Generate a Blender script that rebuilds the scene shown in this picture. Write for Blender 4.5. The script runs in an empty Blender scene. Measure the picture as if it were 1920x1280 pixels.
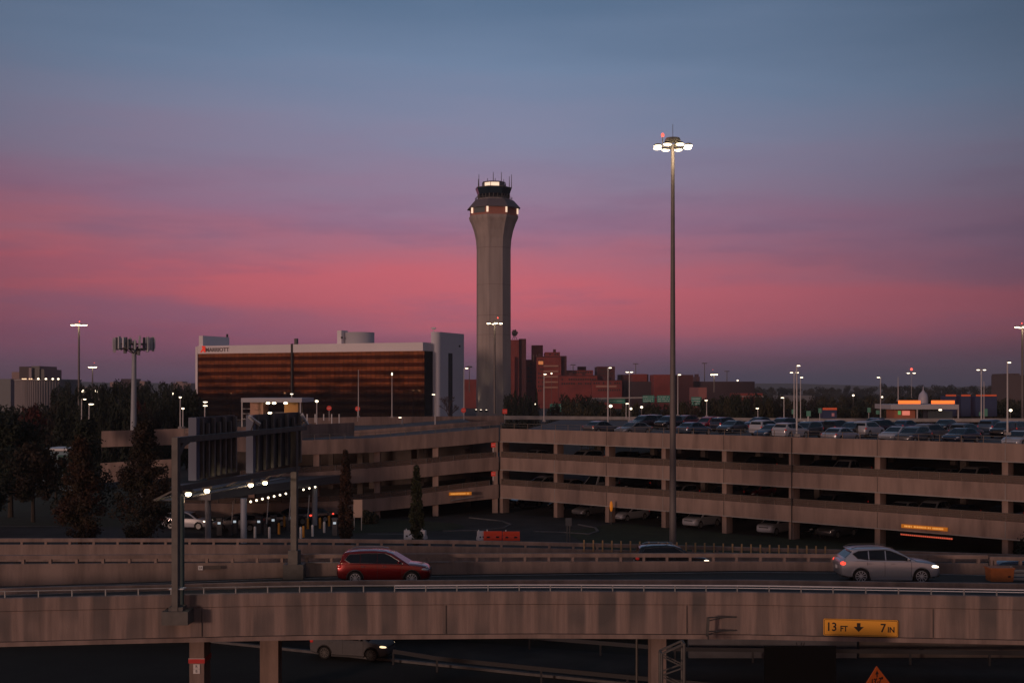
import bpy, bmesh, math, random
from mathutils import Vector, Matrix
random.seed(7)
R = math.radians
scene = bpy.context.scene
COL = scene.collection
F, HZ, CZ = 2400.0, 729.0, 13.5        # focal length in photo pixels, horizon row, eye height

# ------------------------------------------------------------------ camera
cam_d = bpy.data.cameras.new('camera'); cam = bpy.data.objects.new('camera', cam_d); COL.objects.link(cam)
cam.location = (0, 0, CZ); cam.rotation_euler = (R(90), 0, 0)
cam_d.sensor_width = 36; cam_d.lens = 36*F/1920; cam_d.shift_y = (HZ-640)/1920
cam_d.clip_start = 0.5; cam_d.clip_end = 30000
scene.camera = cam
# ------------------------------------------------------------------ world: dusk sky, pink belt ahead, afterglow behind
world = bpy.data.worlds.new("World"); scene.world = world; world.use_nodes = True
nt = world.node_tree; nt.nodes.clear()
def N(t, **k):
    n = nt.nodes.new(t)
    for a, b in k.items(): setattr(n, a, b)
    return n
def L(a, b): nt.links.new(a, b)
def math_n(op, a=None, b=None, c=None, clamp=False):
    n = N('ShaderNodeMath', operation=op); n.use_clamp = clamp
    for i, v in enumerate((a, b, c)):
        if v is None: continue
        if isinstance(v, (int, float)): n.inputs[i].default_value = v
        else: L(v, n.inputs[i])
    return n.outputs[0]
def srgb(r, g, b):
    f = lambda c: (c/255/12.92) if c/255 <= .04045 else ((c/255+.055)/1.055)**2.4
    return (f(r), f(g), f(b), 1)
def ramp(fac, stops):
    n = N('ShaderNodeValToRGB'); cr = n.color_ramp; cr.interpolation = 'EASE' if False else 'LINEAR'
    while len(cr.elements) > 1: cr.elements.remove(cr.elements[-1])
    cr.elements[0].position = stops[0][0]; cr.elements[0].color = stops[0][1]
    for p, c in stops[1:]:
        e = cr.elements.new(p); e.color = c
    L(fac, n.inputs[0]); return n.outputs[0]
tc = N('ShaderNodeTexCoord'); sep = N('ShaderNodeSeparateXYZ'); L(tc.outputs['Generated'], sep.inputs[0])
sx, sy, sz = sep.outputs
mp = N('ShaderNodeMapping'); mp.inputs['Scale'].default_value = (2.2, 2.2, 13); L(tc.outputs['Generated'], mp.inputs[0])
no = N('ShaderNodeTexNoise'); no.inputs['Scale'].default_value = 1.6; no.inputs['Detail'].default_value = 5; no.inputs['Roughness'].default_value = .55
L(mp.outputs[0], no.inputs['Vector'])
mp2 = N('ShaderNodeMapping'); mp2.inputs['Scale'].default_value = (5, 5, 42); mp2.inputs['Rotation'].default_value = (0, .10, 0); L(tc.outputs['Generated'], mp2.inputs[0])
no2 = N('ShaderNodeTexNoise'); no2.inputs['Scale'].default_value = 1.3; no2.inputs['Detail'].default_value = 7; L(mp2.outputs[0], no2.inputs['Vector'])
e0 = math_n('MULTIPLY_ADD', sx, .048, sz)
wob = math_n('MULTIPLY', math_n('SUBTRACT', no.outputs[0], .5), .062)
wob = math_n('MULTIPLY', wob, math_n('MULTIPLY', sz, 14, clamp=True))
e1 = math_n('ADD', e0, wob)
e1 = math_n('MULTIPLY_ADD', math_n('SUBTRACT', no2.outputs[0], .5), .02, e1)
SK = 0.45
front = ramp(math_n('DIVIDE', e1, SK), [(0, srgb(118, 78, 104)), (.014/SK, srgb(126, 78, 103)), (.028/SK, srgb(140, 80, 103)), (.042/SK, srgb(152, 87, 107)),
    (.060/SK, srgb(178, 89, 103)), (.085/SK, srgb(188, 93, 106)), (.104/SK, srgb(168, 99, 117)), (.128/SK, srgb(144, 106, 132)), (.155/SK, srgb(133, 117, 142)),
    (.195/SK, srgb(121, 124, 150)), (.24/SK, srgb(104, 122, 150)), (.30/SK, srgb(84, 106, 134)), (1, srgb(76, 92, 114))])
mp3 = N('ShaderNodeMapping'); mp3.inputs['Scale'].default_value = (3.2, 3.2, 24); mp3.inputs['Rotation'].default_value = (0, -.07, .4); L(tc.outputs['Generated'], mp3.inputs[0])
no3 = N('ShaderNodeTexNoise'); no3.inputs['Scale'].default_value = 1.5; no3.inputs['Detail'].default_value = 9; no3.inputs['Roughness'].default_value = .62; L(mp3.outputs[0], no3.inputs['Vector'])
mk = N('ShaderNodeMapRange', interpolation_type='SMOOTHSTEP'); L(no3.outputs[0], mk.inputs[0]); mk.inputs[1].default_value = .46; mk.inputs[2].default_value = .66; mk.inputs[4].default_value = .34
pk = N('ShaderNodeMapRange', interpolation_type='SMOOTHSTEP'); L(sz, pk.inputs[0]); pk.inputs[1].default_value = .22; pk.inputs[2].default_value = .10
mauve = N('ShaderNodeMixRGB'); L(math_n('MULTIPLY', mk.outputs[0], pk.outputs[0]), mauve.inputs[0]); L(front, mauve.inputs[1]); mauve.inputs[2].default_value = srgb(112, 88, 118); front = mauve.outputs[0]
rt = N('ShaderNodeMixRGB'); L(math_n('MULTIPLY', math_n('MULTIPLY', math_n('SUBTRACT', sx, .04), 1.25, clamp=True), pk.outputs[0]), rt.inputs[0]); L(front, rt.inputs[1]); rt.inputs[2].default_value = srgb(100, 80, 108); front = rt.outputs[0]
hzm = N('ShaderNodeMapRange', interpolation_type='SMOOTHSTEP'); L(math_n('MULTIPLY_ADD', sx, -.030, math_n('MULTIPLY_ADD', math_n('SUBTRACT', no3.outputs[0], .5), .025, sz)), hzm.inputs[0]); hzm.inputs[1].default_value = .046; hzm.inputs[2].default_value = -.008
hzc = N('ShaderNodeMixRGB'); L(hzm.outputs[0], hzc.inputs[0]); L(front, hzc.inputs[1]); hzc.inputs[2].default_value = srgb(58, 59, 80); front = hzc.outputs[0]
# left and right are a little dimmer than dead ahead
side = math_n('SUBTRACT', 1.0, math_n('MULTIPLY', math_n('MULTIPLY', sx, sx), 2.2), clamp=True)
side = math_n('SUBTRACT', side, math_n('MULTIPLY', sx, .36, clamp=True)); side = math_n('MAXIMUM', side, .45)
cmul = N('ShaderNodeMixRGB', blend_type='MULTIPLY'); cmul.inputs[0].default_value = 1; L(front, cmul.inputs[1])
side = math_n('MULTIPLY', side, 1.17); cs = N('ShaderNodeCombineXYZ'); [L(side, i) for i in cs.inputs]; L(cs.outputs[0], cmul.inputs[2])
back = ramp(math_n('MULTIPLY', sz, 1.0, clamp=True), [(0, (.66, .24, .12, 1)), (.07, (.64, .27, .17, 1)), (.18, (.35, .21, .185, 1)), (.38, (.14, .13, .165, 1)), (.7, (.075, .09, .12, 1)), (1, (.07, .085, .11, 1))])
# how far behind the camera a direction lies; the glow is centred behind-left
bk = math_n('ADD', math_n('MULTIPLY', sx, -.62), math_n('MULTIPLY', sy, -.78))
bkf = N('ShaderNodeMapRange', interpolation_type='SMOOTHSTEP'); L(bk, bkf.inputs[0]); bkf.inputs[1].default_value = -.45; bkf.inputs[2].default_value = .8
mx = N('ShaderNodeMixRGB'); L(bkf.outputs[0], mx.inputs[0]); L(cmul.outputs[0], mx.inputs[1]); L(back, mx.inputs[2])
sky = N('ShaderNodeTexSky', sky_type='NISHITA'); sky.sun_disc = False; sky.sun_elevation = R(1.5); sky.sun_rotation = R(213)
add = N('ShaderNodeMixRGB', blend_type='ADD'); add.inputs[0].default_value = .004; L(mx.outputs[0], add.inputs[1]); L(sky.outputs[0], add.inputs[2])
bg = N('ShaderNodeBackground'); L(add.outputs[0], bg.inputs[0]); bg.inputs[1].default_value = 1.0
wo = N('ShaderNodeOutputWorld'); L(bg.outputs[0], wo.inputs[0])
# ------------------------------------------------------------------ last glow of the sun, behind and left of the camera
sd = bpy.data.lights.new('sun', 'SUN'); sd.energy = .85; sd.angle = R(5); sd.color = (1, .62, .49)
sun = bpy.data.objects.new('sun', sd); COL.objects.link(sun)
sun.rotation_euler = Vector((.55, .83, -.07)).to_track_quat('-Z', 'Y').to_euler()
scene.view_settings.view_transform = 'Standard'; scene.view_settings.look = 'None'; scene.view_settings.exposure = 0; scene.view_settings.gamma = 1
scene.cycles.use_denoising = True; scene.cycles.max_bounces = 6; scene.cycles.sample_clamp_indirect = 3; scene.cycles.caustics_reflective = False; scene.cycles.caustics_refractive = False

# ------------------------------------------------------------------ helpers
def W(x, y, d):
    """a point seen at photo pixel (x, y) at distance d metres in front of the camera"""
    return Vector(((x-960)/F*d, d, CZ-(y-HZ)/F*d))
def X(x, d): return (x-960)/F*d
def Z(y, d): return CZ-(y-HZ)/F*d
def DZ(y, z): return (CZ-z)*F/(y-HZ)
def lerp(tab, x):
    if x <= tab[0][0]: (a, va), (b, vb) = tab[0], tab[1]
    elif x >= tab[-1][0]: (a, va), (b, vb) = tab[-2], tab[-1]
    else:
        for i in range(len(tab)-1):
            if tab[i][0] <= x <= tab[i+1][0]: (a, va), (b, vb) = tab[i], tab[i+1]; break
    return va+(vb-va)*(x-a)/(b-a)

MATS = {}
def mat(name, col, rough=.8, metal=0, emit=None, es=0, vary=0, scale=3, stretch=(1, 1, 1), col2=None, coat=0, bump=0, spec=.5, stain=None, lo=.35, hi=.65):
    if name in MATS: return MATS[name]
    m = bpy.data.materials.new(name); m.use_nodes = True; t = m.node_tree; p = t.nodes['Principled BSDF']
    p.inputs['Base Color'].default_value = (*col, 1); p.inputs['Roughness'].default_value = rough; p.inputs['Metallic'].default_value = metal
    p.inputs['Coat Weight'].default_value = coat; p.inputs['Specular IOR Level'].default_value = spec
    if emit: p.inputs['Emission Color'].default_value = (*emit, 1); p.inputs['Emission Strength'].default_value = es
    last = None
    if vary or col2 or bump or stain:
        tc = t.nodes.new('ShaderNodeTexCoord'); mp = t.nodes.new('ShaderNodeMapping'); mp.inputs['Scale'].default_value = stretch
        t.links.new(tc.outputs['Object'], mp.inputs[0])
        n = t.nodes.new('ShaderNodeTexNoise'); n.inputs['Scale'].default_value = scale; n.inputs['Detail'].default_value = 6; n.inputs['Roughness'].default_value = .6
        t.links.new(mp.outputs[0], n.inputs['Vector'])
        mr = t.nodes.new('ShaderNodeMapRange'); mr.inputs[1].default_value = lo; mr.inputs[2].default_value = hi; t.links.new(n.outputs[0], mr.inputs[0])
        mxn = t.nodes.new('ShaderNodeMixRGB'); t.links.new(mr.outputs[0], mxn.inputs[0])
        c2 = col2 or tuple(c*(1-vary) for c in col)
        mxn.inputs[1].default_value = (*c2, 1); mxn.inputs[2].default_value = (*col, 1); last = mxn.outputs[0]
        if stain:   # broad dark weather stains below the drain gaps, period in metres along x
            s = t.nodes.new('ShaderNodeSeparateXYZ'); t.links.new(tc.outputs['Object'], s.inputs[0])
            m9 = t.nodes.new('ShaderNodeMapping'); m9.inputs['Scale'].default_value = (1, 1, .12); t.links.new(tc.outputs['Object'], m9.inputs[0]); nn = t.nodes.new('ShaderNodeTexNoise'); nn.inputs['Scale'].default_value = 1.1; t.links.new(m9.outputs[0], nn.inputs['Vector'])
            def M(op, a, b, cl=False):
                q = t.nodes.new('ShaderNodeMath'); q.operation = op; q.use_clamp = cl
                for i, v in enumerate((a, b)):
                    if isinstance(v, (int, float)): q.inputs[i].default_value = v
                    else: t.links.new(v, q.inputs[i])
                return q.outputs[0]
            ph = M('ADD', s.outputs[0], M('MULTIPLY', nn.outputs[0], .5))
            w = M('SINE', M('MULTIPLY', ph, 2*math.pi/stain), 0)
            w = M('MULTIPLY', M('ADD', M('ADD', w, .45), M('MULTIPLY', M('SUBTRACT', n.outputs[0], .5), 1.6)), 2.0, True)
            nm = t.nodes.new('ShaderNodeTexNoise'); nm.inputs['Scale'].default_value = .45; t.links.new(tc.outputs['Object'], nm.inputs['Vector'])
            w = M('MULTIPLY', w, M('MULTIPLY', M('SUBTRACT', nm.outputs[0], .22), 2.1, True))
            m2 = t.nodes.new('ShaderNodeMixRGB'); t.links.new(w, m2.inputs[0]); t.links.new(last, m2.inputs[1])
            m2.inputs[2].default_value = (col[0]*.34, col[1]*.40, col[2]*.44, 1); last = m2.outputs[0]
        t.links.new(last, p.inputs['Base Color'])
        if bump:
            b = t.nodes.new('ShaderNodeBump'); b.inputs['Strength'].default_value = bump; b.inputs['Distance'].default_value = .03
            n3 = t.nodes.new('ShaderNodeTexNoise'); n3.inputs['Scale'].default_value = scale*9; n3.inputs['Detail'].default_value = 4
            t.links.new(tc.outputs['Object'], n3.inputs['Vector']); t.links.new(n3.outputs[0], b.inputs['Height']); t.links.new(b.outputs[0], p.inputs['Normal'])
    MATS[name] = m; return m

CONC = mat('garage_concrete', (.292, .211, .180), .9, vary=.42, scale=.9, stretch=(1, 1, .16), bump=.3, lo=.3, hi=.6)
CONC_SL = mat('parapet_concrete', (.305, .226, .194), .9, vary=.42, scale=1.2, stretch=(1, 1, .2), bump=.3)
FASC = mat('bridge_concrete', (.325, .240, .206), .9, vary=.36, scale=2.6, stretch=(1.6, 1.6, .12), bump=.3, stain=1.24)
PALE = mat('pale_concrete', (.34, .32, .31), .9, vary=.25, scale=.7, bump=.2)
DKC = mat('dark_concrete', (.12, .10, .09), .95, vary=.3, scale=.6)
ASPH = mat('asphalt', (.052, .049, .047), .9, spec=.25, vary=.35, scale=.35, bump=.15)
ROOFC = mat('deck_concrete', (.085, .082, .085), .85, vary=.35, scale=.15)
GRASS = mat('grass_soil', (.022, .034, .012), 1, vary=.5, scale=.6)
DIRT = mat('dark_earth', (.02, .022, .018), 1, vary=.4, scale=.3)
STEEL = mat('galvanised_steel', (.30, .31, .31), .55, .35, vary=.25, scale=3)
STEELD = mat('weathered_steel', (.125, .12, .112), .6, .3, vary=.3, scale=2)
POLE = mat('pole_grey', (.16, .145, .14), .6, .2, vary=.15, scale=1)
POLEW = mat('pole_pale', (.50, .48, .48), .6, vary=.1)
PAINTW = mat('white_paint', (.72, .71, .70), .55, vary=.08, scale=2)
BLACK = mat('black_plastic', (.012, .012, .013), .6)
RUBBER = mat('rubber', (.012, .012, .012), .85)
RIM = mat('alloy', (.50, .51, .54), .45, .4)
CHROME = mat('chrome', (.75, .76, .78), .15, 1)
GLASS = mat('dark_glass', (.006, .008, .012), .05, 0, spec=.35)
LAMP = mat('lamp_warm', (.9, .8, .6), .5, emit=(1, .80, .52), es=7)
LAMPW = mat('lamp_white', (.9, .9, .9), .5, emit=(1, .82, .58), es=3.2)
LAMPF = mat('floodlight_lens', (.9, .9, .8), .5, emit=(1, .78, .48), es=14)
REDL = mat('red_lamp', (.5, .03, .02), .5, emit=(1, .10, .07), es=2.2)
HEAD = mat('headlamp_lit', (.9, .9, .8), .3, emit=(1, .80, .58), es=4)
HEADD = mat('headlamp_dim', (.9, .8, .6), .3, emit=(1, .72, .42), es=1.6)
HEADO = mat('headlamp_off', (.55, .56, .60), .12, .3, coat=1)
TAIL = mat('taillamp', (.40, .012, .012), .15, emit=(1, .05, .03), es=.12, coat=1)
TAILON = mat('taillamp_lit', (.5, .01, .01), .3, emit=(1, .07, .04), es=1.6)
SIGNR = mat('sign_red', (.55, .04, .03), .4, emit=(1, .08, .05), es=.08)
SIGNG = mat('sign_green', (.03, .26, .20), .5, vary=.1)
SIGNY = mat('sign_amber', (.95, .44, .045), .45)
SIGNO = mat('sign_orange_lit', (.8, .2, .04), .5, emit=(1, .19, .035), es=1.1, vary=.3, scale=2)
INK = mat('sign_black', (.02, .015, .012), .6)
BRICK = mat('red_brick', (.27, .055, .045), .9, vary=.35, scale=.10, bump=0)
BRICKD = mat('dark_brick', (.10, .032, .034), .9, vary=.3, scale=.1)

STEELB = mat('railing_brown', (.20, .15, .12), .7, vary=.2)
def mesh_mat():
    m = bpy.data.materials.new('wire_mesh'); m.use_nodes = True; t = m.node_tree; p = t.nodes['Principled BSDF']; p.inputs['Base Color'].default_value = (.14, .095, .075, 1); p.inputs['Roughness'].default_value = .8
    p.inputs['Alpha'].default_value = .7; return m
MESHM = mesh_mat()
class MB:
    def __init__(s): s.v = []; s.f = []
    def add(s, vs, fs):
        o = len(s.v); s.v += [tuple(v) for v in vs]; s.f += [tuple(i+o for i in f) for f in fs]; return s
    def box(s, c, d, rot=None):
        hx, hy, hz = d[0]/2, d[1]/2, d[2]/2; c = Vector(c)
        vs = [Vector((a, b, e)) for a in (-hx, hx) for b in (-hy, hy) for e in (-hz, hz)]
        if rot is not None:
            m = rot if isinstance(rot, Matrix) else Matrix.Rotation(rot, 3, 'Z'); vs = [m @ v for v in vs]
        return s.add([c+v for v in vs], [(0, 1, 3, 2), (4, 6, 7, 5), (0, 4, 5, 1), (2, 3, 7, 6), (0, 2, 6, 4), (1, 5, 7, 3)])
    def bar(s, a, b, w, h=None, up=(0, 0, 1)):
        a = Vector(a); b = Vector(b); h = h or w; d = b-a; ln = d.length; x = d.normalized(); u = Vector(up)
        if abs(x.dot(u)) > .99: u = Vector((0, 1, 0))
        y = u.cross(x).normalized(); z = x.cross(y)
        return s.box((a+b)/2, (ln, w, h), Matrix((x, y, z)).transposed())
    def tube(s, a, b, r0, r1=None, n=10, caps=True):
        a = Vector(a); b = Vector(b); r1 = r0 if r1 is None else r1; x = (b-a).normalized(); u = Vector((0, 0, 1)) if abs(x.z) < .95 else Vector((1, 0, 0))
        p = u.cross(x).normalized(); q = x.cross(p)
        vs = []
        for c, r in ((a, r0), (b, r1)):
            for i in range(n):
                t = 2*math.pi*i/n; vs.append(c+p*math.cos(t)*r+q*math.sin(t)*r)
        fs = [(i, (i+1) % n, n+(i+1) % n, n+i) for i in range(n)]
        if caps: fs += [tuple(range(n-1, -1, -1)), tuple(range(n, 2*n))]
        return s.add(vs, fs)
    def path(s, pts, r, n=8):
        for a, b in zip(pts[:-1], pts[1:]): s.tube(a, b, r, n=n)
        return s
    def lathe(s, prof, c=(0, 0, 0), n=16, rot0=0, axis='Z'):
        c = Vector(c); vs = []
        for r, z in prof:
            for i in range(n):
                t = 2*math.pi*i/n+rot0
                v = Vector((r*math.cos(t), r*math.sin(t), z)) if axis == 'Z' else Vector((r*math.cos(t), z, r*math.sin(t)))
                vs.append(c+v)
        fs = []
        for k in range(len(prof)-1):
            for i in range(n):
                j = (i+1) % n; q = (k*n+i, k*n+j, (k+1)*n+j, (k+1)*n+i); fs.append(q if axis == 'Z' else q[::-1])
        a = tuple(range(n-1, -1, -1)); b = tuple(range((len(prof)-1)*n, len(prof)*n))
        fs += [a, b] if axis == 'Z' else [a[::-1], b[::-1]]
        return s.add(vs, fs)
    def ell(s, c, r, n=12, m=7):
        prof = []
        c = Vector(c); vs = [c+Vector((0, 0, -r[2]))]; fs = []
        for k in range(1, m):
            t = math.pi*k/m
            for i in range(n):
                p = 2*math.pi*i/n; vs.append(c+Vector((r[0]*math.sin(t)*math.cos(p), r[1]*math.sin(t)*math.sin(p), -r[2]*math.cos(t))))
        vs.append(c+Vector((0, 0, r[2])))
        for i in range(n):
            j = (i+1) % n; fs.append((0, 1+j, 1+i)); fs.append((len(vs)-1, 1+(m-2)*n+i, 1+(m-2)*n+j))
            for k in range(m-2): fs.append((1+k*n+i, 1+k*n+j, 1+(k+1)*n+j, 1+(k+1)*n+i))
        return s.add(vs, fs)
    def prism(s, poly, z0, z1):
        n = len(poly); vs = [(p[0], p[1], z0) for p in poly]+[(p[0], p[1], z1) for p in poly]
        ar = sum(poly[i][0]*poly[(i+1) % n][1]-poly[(i+1) % n][0]*poly[i][1] for i in range(n))
        fs = [(i, (i+1) % n, n+(i+1) % n, n+i) for i in range(n)]+[tuple(range(n-1, -1, -1)), tuple(range(n, 2*n))]
        if ar < 0: fs = [f[::-1] for f in fs]
        return s.add(vs, fs)
    def sweep(s, rings, closed=True):
        """rings: equal-length closed loops of points along a path"""
        n = len(rings[0]); vs = [p for r in rings for p in r]; fs = []
        for k in range(len(rings)-1):
            for i in range(n):
                j = (i+1) % n; fs.append((k*n+i, k*n+j, (k+1)*n+j, (k+1)*n+i))
        fs += [tuple(range(n-1, -1, -1)), tuple(range((len(rings)-1)*n, len(rings)*n))]
        return s.add(vs, fs)
    def mesh(s, name, fix=True):
        me = bpy.data.meshes.new(name); me.from_pydata(s.v, [], s.f); me.update()
        if fix:
            bm = bmesh.new(); bm.from_mesh(me); bmesh.ops.recalc_face_normals(bm, faces=bm.faces); bm.to_mesh(me); bm.free()
        return me
    def build(s, name, m, parent=None, smooth=False, fix=True):
        me = s.mesh(name, fix); o = bpy.data.objects.new(name, me); COL.objects.link(o)
        if m: me.materials.append(m)
        if smooth: me.shade_smooth() if hasattr(me, 'shade_smooth') else None; me.set_sharp_from_angle(angle=R(35))
        if parent:
            o.parent = parent
        return o
def tag(o, label, cat, group=None, kind=None):
    o['label'] = label; o['category'] = cat
    if group: o['group'] = group
    if kind: o['kind'] = kind
    return o
def thing(name, label, cat, loc=(0, 0, 0), group=None, rz=0):
    o = bpy.data.objects.new(name, None); COL.objects.link(o); o.location = loc; o.rotation_euler = (0, 0, rz); o.empty_display_size = .1
    return tag(o, label, cat, group)
def pieces(items, name, m, parent):
    """one object per repeated small part: items are (centre, dims, rotz)"""
    for n_, (c, d, rz) in enumerate(items):
        me = MB().box((0, 0, 0), d, None).mesh(name); me.materials.append(m); o = bpy.data.objects.new(name, me); COL.objects.link(o)
        o.location = Vector(c)-parent.location; o.rotation_euler = (0, 0, rz); o.parent = parent
def struct(name, mb, m, smooth=False):
    o = mb.build(name, m, smooth=smooth); o['kind'] = 'structure'; return o
def text_mesh(body, size, name, m, parent, mw, depth=.006, bold=0, sx=1, align='CENTER'):
    cu = bpy.data.curves.new(name, 'FONT'); cu.body = body; cu.size = size; cu.extrude = depth; cu.align_x = align; cu.align_y = 'CENTER'; cu.offset = bold; cu.resolution_u = 3
    t = bpy.data.objects.new('tmp_text', cu); COL.objects.link(t); dg = bpy.context.evaluated_depsgraph_get(); dg.update()
    me = bpy.data.meshes.new_from_object(t.evaluated_get(dg)); bpy.data.objects.remove(t); bpy.data.curves.remove(cu)
    me.materials.clear(); me.materials.append(m)
    o = bpy.data.objects.new(name, me); COL.objects.link(o); me.transform(mw @ Matrix.Diagonal((sx, 1, 1, 1)))
    if parent: o.parent = parent
    return o
XZ = Matrix.Rotation(R(90), 4, 'X')       # text standing up, read from -Y
def hull_strip(name, xs, prof, m, parent=None, kind=None):
    """sweep: prof(x) gives the closed cross-section (world points) at photo column x"""
    mb = MB(); mb.sweep([prof(x) for x in xs]); o = mb.build(name, m, parent)
    return o

# ================================================================== GROUND
g = MB()
cols = [-9000, -1500, -400, -120, -40, 0, 40, 120, 400, 1500, 9000]
rows = [(-9000, -1.7), (-600, -1.7), (0, -1.7), (50, -1.7), (60, -1.56), (64, -1.56), (85, -1.56), (88.6, 0), (95, 0), (140, 0), (400, 0), (1500, 0), (4000, -2), (12000, -6)]
vs = [(x, y, z-.02) for y, z in rows for x in cols]; n = len(cols)
fs = [(r*n+c, r*n+c+1, (r+1)*n+c+1, (r+1)*n+c) for r in range(len(rows)-1) for c in range(n-1)]
struct('ground', g.add(vs, fs), DIRT)
def flat(name, poly, z, m):
    return struct(name, MB().add([(p[0], p[1], z) for p in poly], [tuple(range(len(poly)))]), m)
flat('grass_verge', [(-75, 126), (-25, 126), (-22, 175), (-90, 175)], .004, GRASS)
flat('grass_lawn', [(8, 100), (90, 90.5), (90, 92), (22, 117.5), (10.5, 128.5), (5, 121)], .03, GRASS)
flat('lot_road', [(-95, 92), (9, 92), (9, 100), (10, 121), (10, 131), (-1, 138), (-26, 124), (-95, 124)], .02, ASPH)
flat('grass_island', [(-15, 119.5), (-6, 122), (-4.5, 125), (-5.5, 128), (-10, 131.5), (-19, 131)], .05, GRASS)
# the curb line of the loop and the lane lines
cb = MB()
pts = [W(x, y, DZ(y, .05)) for x, y in ((1000, 996), (1060, 998), (1105, 1001), (1121, 996), (1116, 989), (1085, 983))]
for a, b in zip(pts[:-1], pts[1:]): cb.bar(a, b, .22, .14)
pts = [W(x, y, DZ(y, .06)) for x, y in ((830, 995), (900, 994), (945, 989), (958, 983), (940, 976), (880, 970))]
for a, b in zip(pts[:-1], pts[1:]): cb.bar(a, b, .18, .12)
tag(cb.build('curb', mat('kerb_grey', (.13, .13, .135), .9, vary=.3)), 'pale curved kerb edging the loop road by the grass', 'curb')
ln = MB()
for y in (993, 1000):
    a = W(690, y, DZ(y, .03)); b = W(790, y+1, DZ(y+1, .03)); ln.bar(a, b, .35, .01)
for y0 in (1006,):
    a = W(-200, y0-20, DZ(y0-20, .03)); b = W(110, y0-20, DZ(y0-20, .03)); ln.bar(a, b, .15, .01)
o = struct('lane_marking', ln, mat('kerb_grey', (.13, .13, .135), .9, vary=.3))

# distant hills
h = MB(); ring = []
random.seed(3)
hx = [i*60-200 for i in range(42)]
prof_h = [(-200, 722), (0, 722), (110, 716), (300, 718), (380, 722), (1100, 724), (1380, 719), (1480, 718), (1560, 720), (1650, 723), (1750, 726), (1900, 722), (2300, 718)]
top = [W(x, lerp(prof_h, x)+random.uniform(-1, 1), 5200) for x in hx]
vs = [(p.x*.9, p.y*.9, -6) for p in top]+[tuple(p) for p in top]+[(p.x*1.3, p.y*1.3, -6) for p in top]; n = len(hx)
h.add(vs, [(i, i+1, n+i+1, n+i) for i in range(n-1)]+[(n+i, n+i+1, 2*n+i+1, 2*n+i) for i in range(n-1)])
struct('hills', h, mat('hill_woods', (.035, .045, .045), 1, vary=.3, scale=.004))

# ================================================================== ROADWAYS
XS = [-420, -250, -100, 0, 100, 200, 300, 400, 500, 600, 700, 850, 1000, 1150, 1300, 1400, 1550, 1700, 1800, 1920, 2100, 2350]
PA = [(0, 1121), (300, 1115), (560, 1110.5), (1000, 1108), (1400, 1109.5), (1920, 1118)]
D1 = [(0, 1103), (100, 1100), (300, 1096), (500, 1091), (700, 1088), (1000, 1087), (1400, 1087), (1920, 1094)]
B2 = [(0, 1098), (300, 1089), (560, 1080), (700, 1078), (1000, 1074), (1400, 1069), (1700, 1071), (1920, 1077)]
B2T = [(0, 1057), (300, 1055), (560, 1054), (1000, 1052), (1400, 1052), (1920, 1056)]
T3 = [(-200, 1009), (0, 1009), (300, 1009), (600, 1010), (900, 1013), (1100, 1018), (1300, 1023), (1560, 1030), (1700, 1033), (1920, 1040), (2300, 1050)]
ZPA, ZRA, ZD1, ZRB, ZRC = 5.4, 4.38, 4.62, 3.75, 1.65
def dA(x): return (CZ-ZPA)*F/(lerp(PA, x)-HZ)
def dD(x): return (CZ-ZD1)*F/(lerp(D1, x)-HZ)
def dB(x): return (CZ-ZRB)*F/(lerp(B2, x)-HZ)
def d3(x): return 88.0
def sec(x, d0, pts):
    """cross-section at column x: pts are (offset behind d0, z)"""
    return [Vector((X(x, d0), d0+o, z)) for o, z in pts]
# road decks (asphalt sheets on concrete slabs)
def road(name, df, dt, z, m, x0=-420):
    xs = [x for x in XS if x >= x0]; mb = MB()
    vs = [Vector((X(x, df(x)), df(x), z)) for x in xs]+[Vector((X(x, df(x)), dt(x), z)) for x in xs]; n = len(xs)
    mb.add(vs, [(i, i+1, n+i+1, n+i) for i in range(n-1)]); return struct(name, mb, m)
road('ramp_road', lambda x: dA(x)+.05, lambda x: dD(x)+.1, ZRA, ASPH)
road('upper_road', lambda x: dD(x)+.3, lambda x: dB(x)+.15, ZRB, ASPH)
road('rear_road', lambda x: 75.5, lambda x: 88.0, ZRC, ASPH)  # near edge set back, leaving a gap that lets skylight onto the lower road
for k_, (o0, o1, rz0, dd_f) in enumerate(((1.5, 1.9, ZRA, dA), (3.2, 3.6, ZRA, dA), (1.6, 2.0, ZRB, dD), (3.3, 3.7, ZRB, dD), (5.2, 5.5, ZRB, dD))):
    wv = MB(); xs_ = [x for x in XS if -100 <= x <= 2100]
    wv.add([Vector((X(x, dd_f(x)+o), dd_f(x)+o, rz0+.004)) for o in (o0, o1) for x in xs_], [(i, i+1, len(xs_)+i+1, len(xs_)+i) for i in range(len(xs_)-1)])
    struct('tyre_track', wv, mat('worn_asphalt', (.075, .07, .066), .9, vary=.4, scale=.8, spec=.25))
el = MB(); xs_ = [x for x in XS if -100 <= x <= 2100]
el.add([Vector((X(x, dB(x)-o), dB(x)-o, ZRB+.008)) for o in (.75, .62) for x in xs_], [(i, i+1, len(xs_)+i+1, len(xs_)+i) for i in range(len(xs_)-1)])
struct('edge_line', el, mat('line_paint', (.42, .42, .42), .8, vary=.5, scale=2))
lm = MB()
for x0, x1, o0, o1 in ((1500, 1545, 3.0, 3.1), (1605, 1650, 3.4, 3.5), (1712, 1800, 4.2, 2.2), (1290, 1330, 3.0, 3.0), (-20, 60, 3.5, 3.4), (350, 470, 4.4, 4.4), (500, 640, 4.6, 4.8)):
    a = Vector((X(x0, dA(x0)+o0), dA(x0)+o0, ZRA+.006)); b = Vector((X(x1, dA(x1)+o1), dA(x1)+o1, ZRA+.006)); lm.bar(a, b, .14, .006)
struct('lane_marking', lm, PALE)
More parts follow.
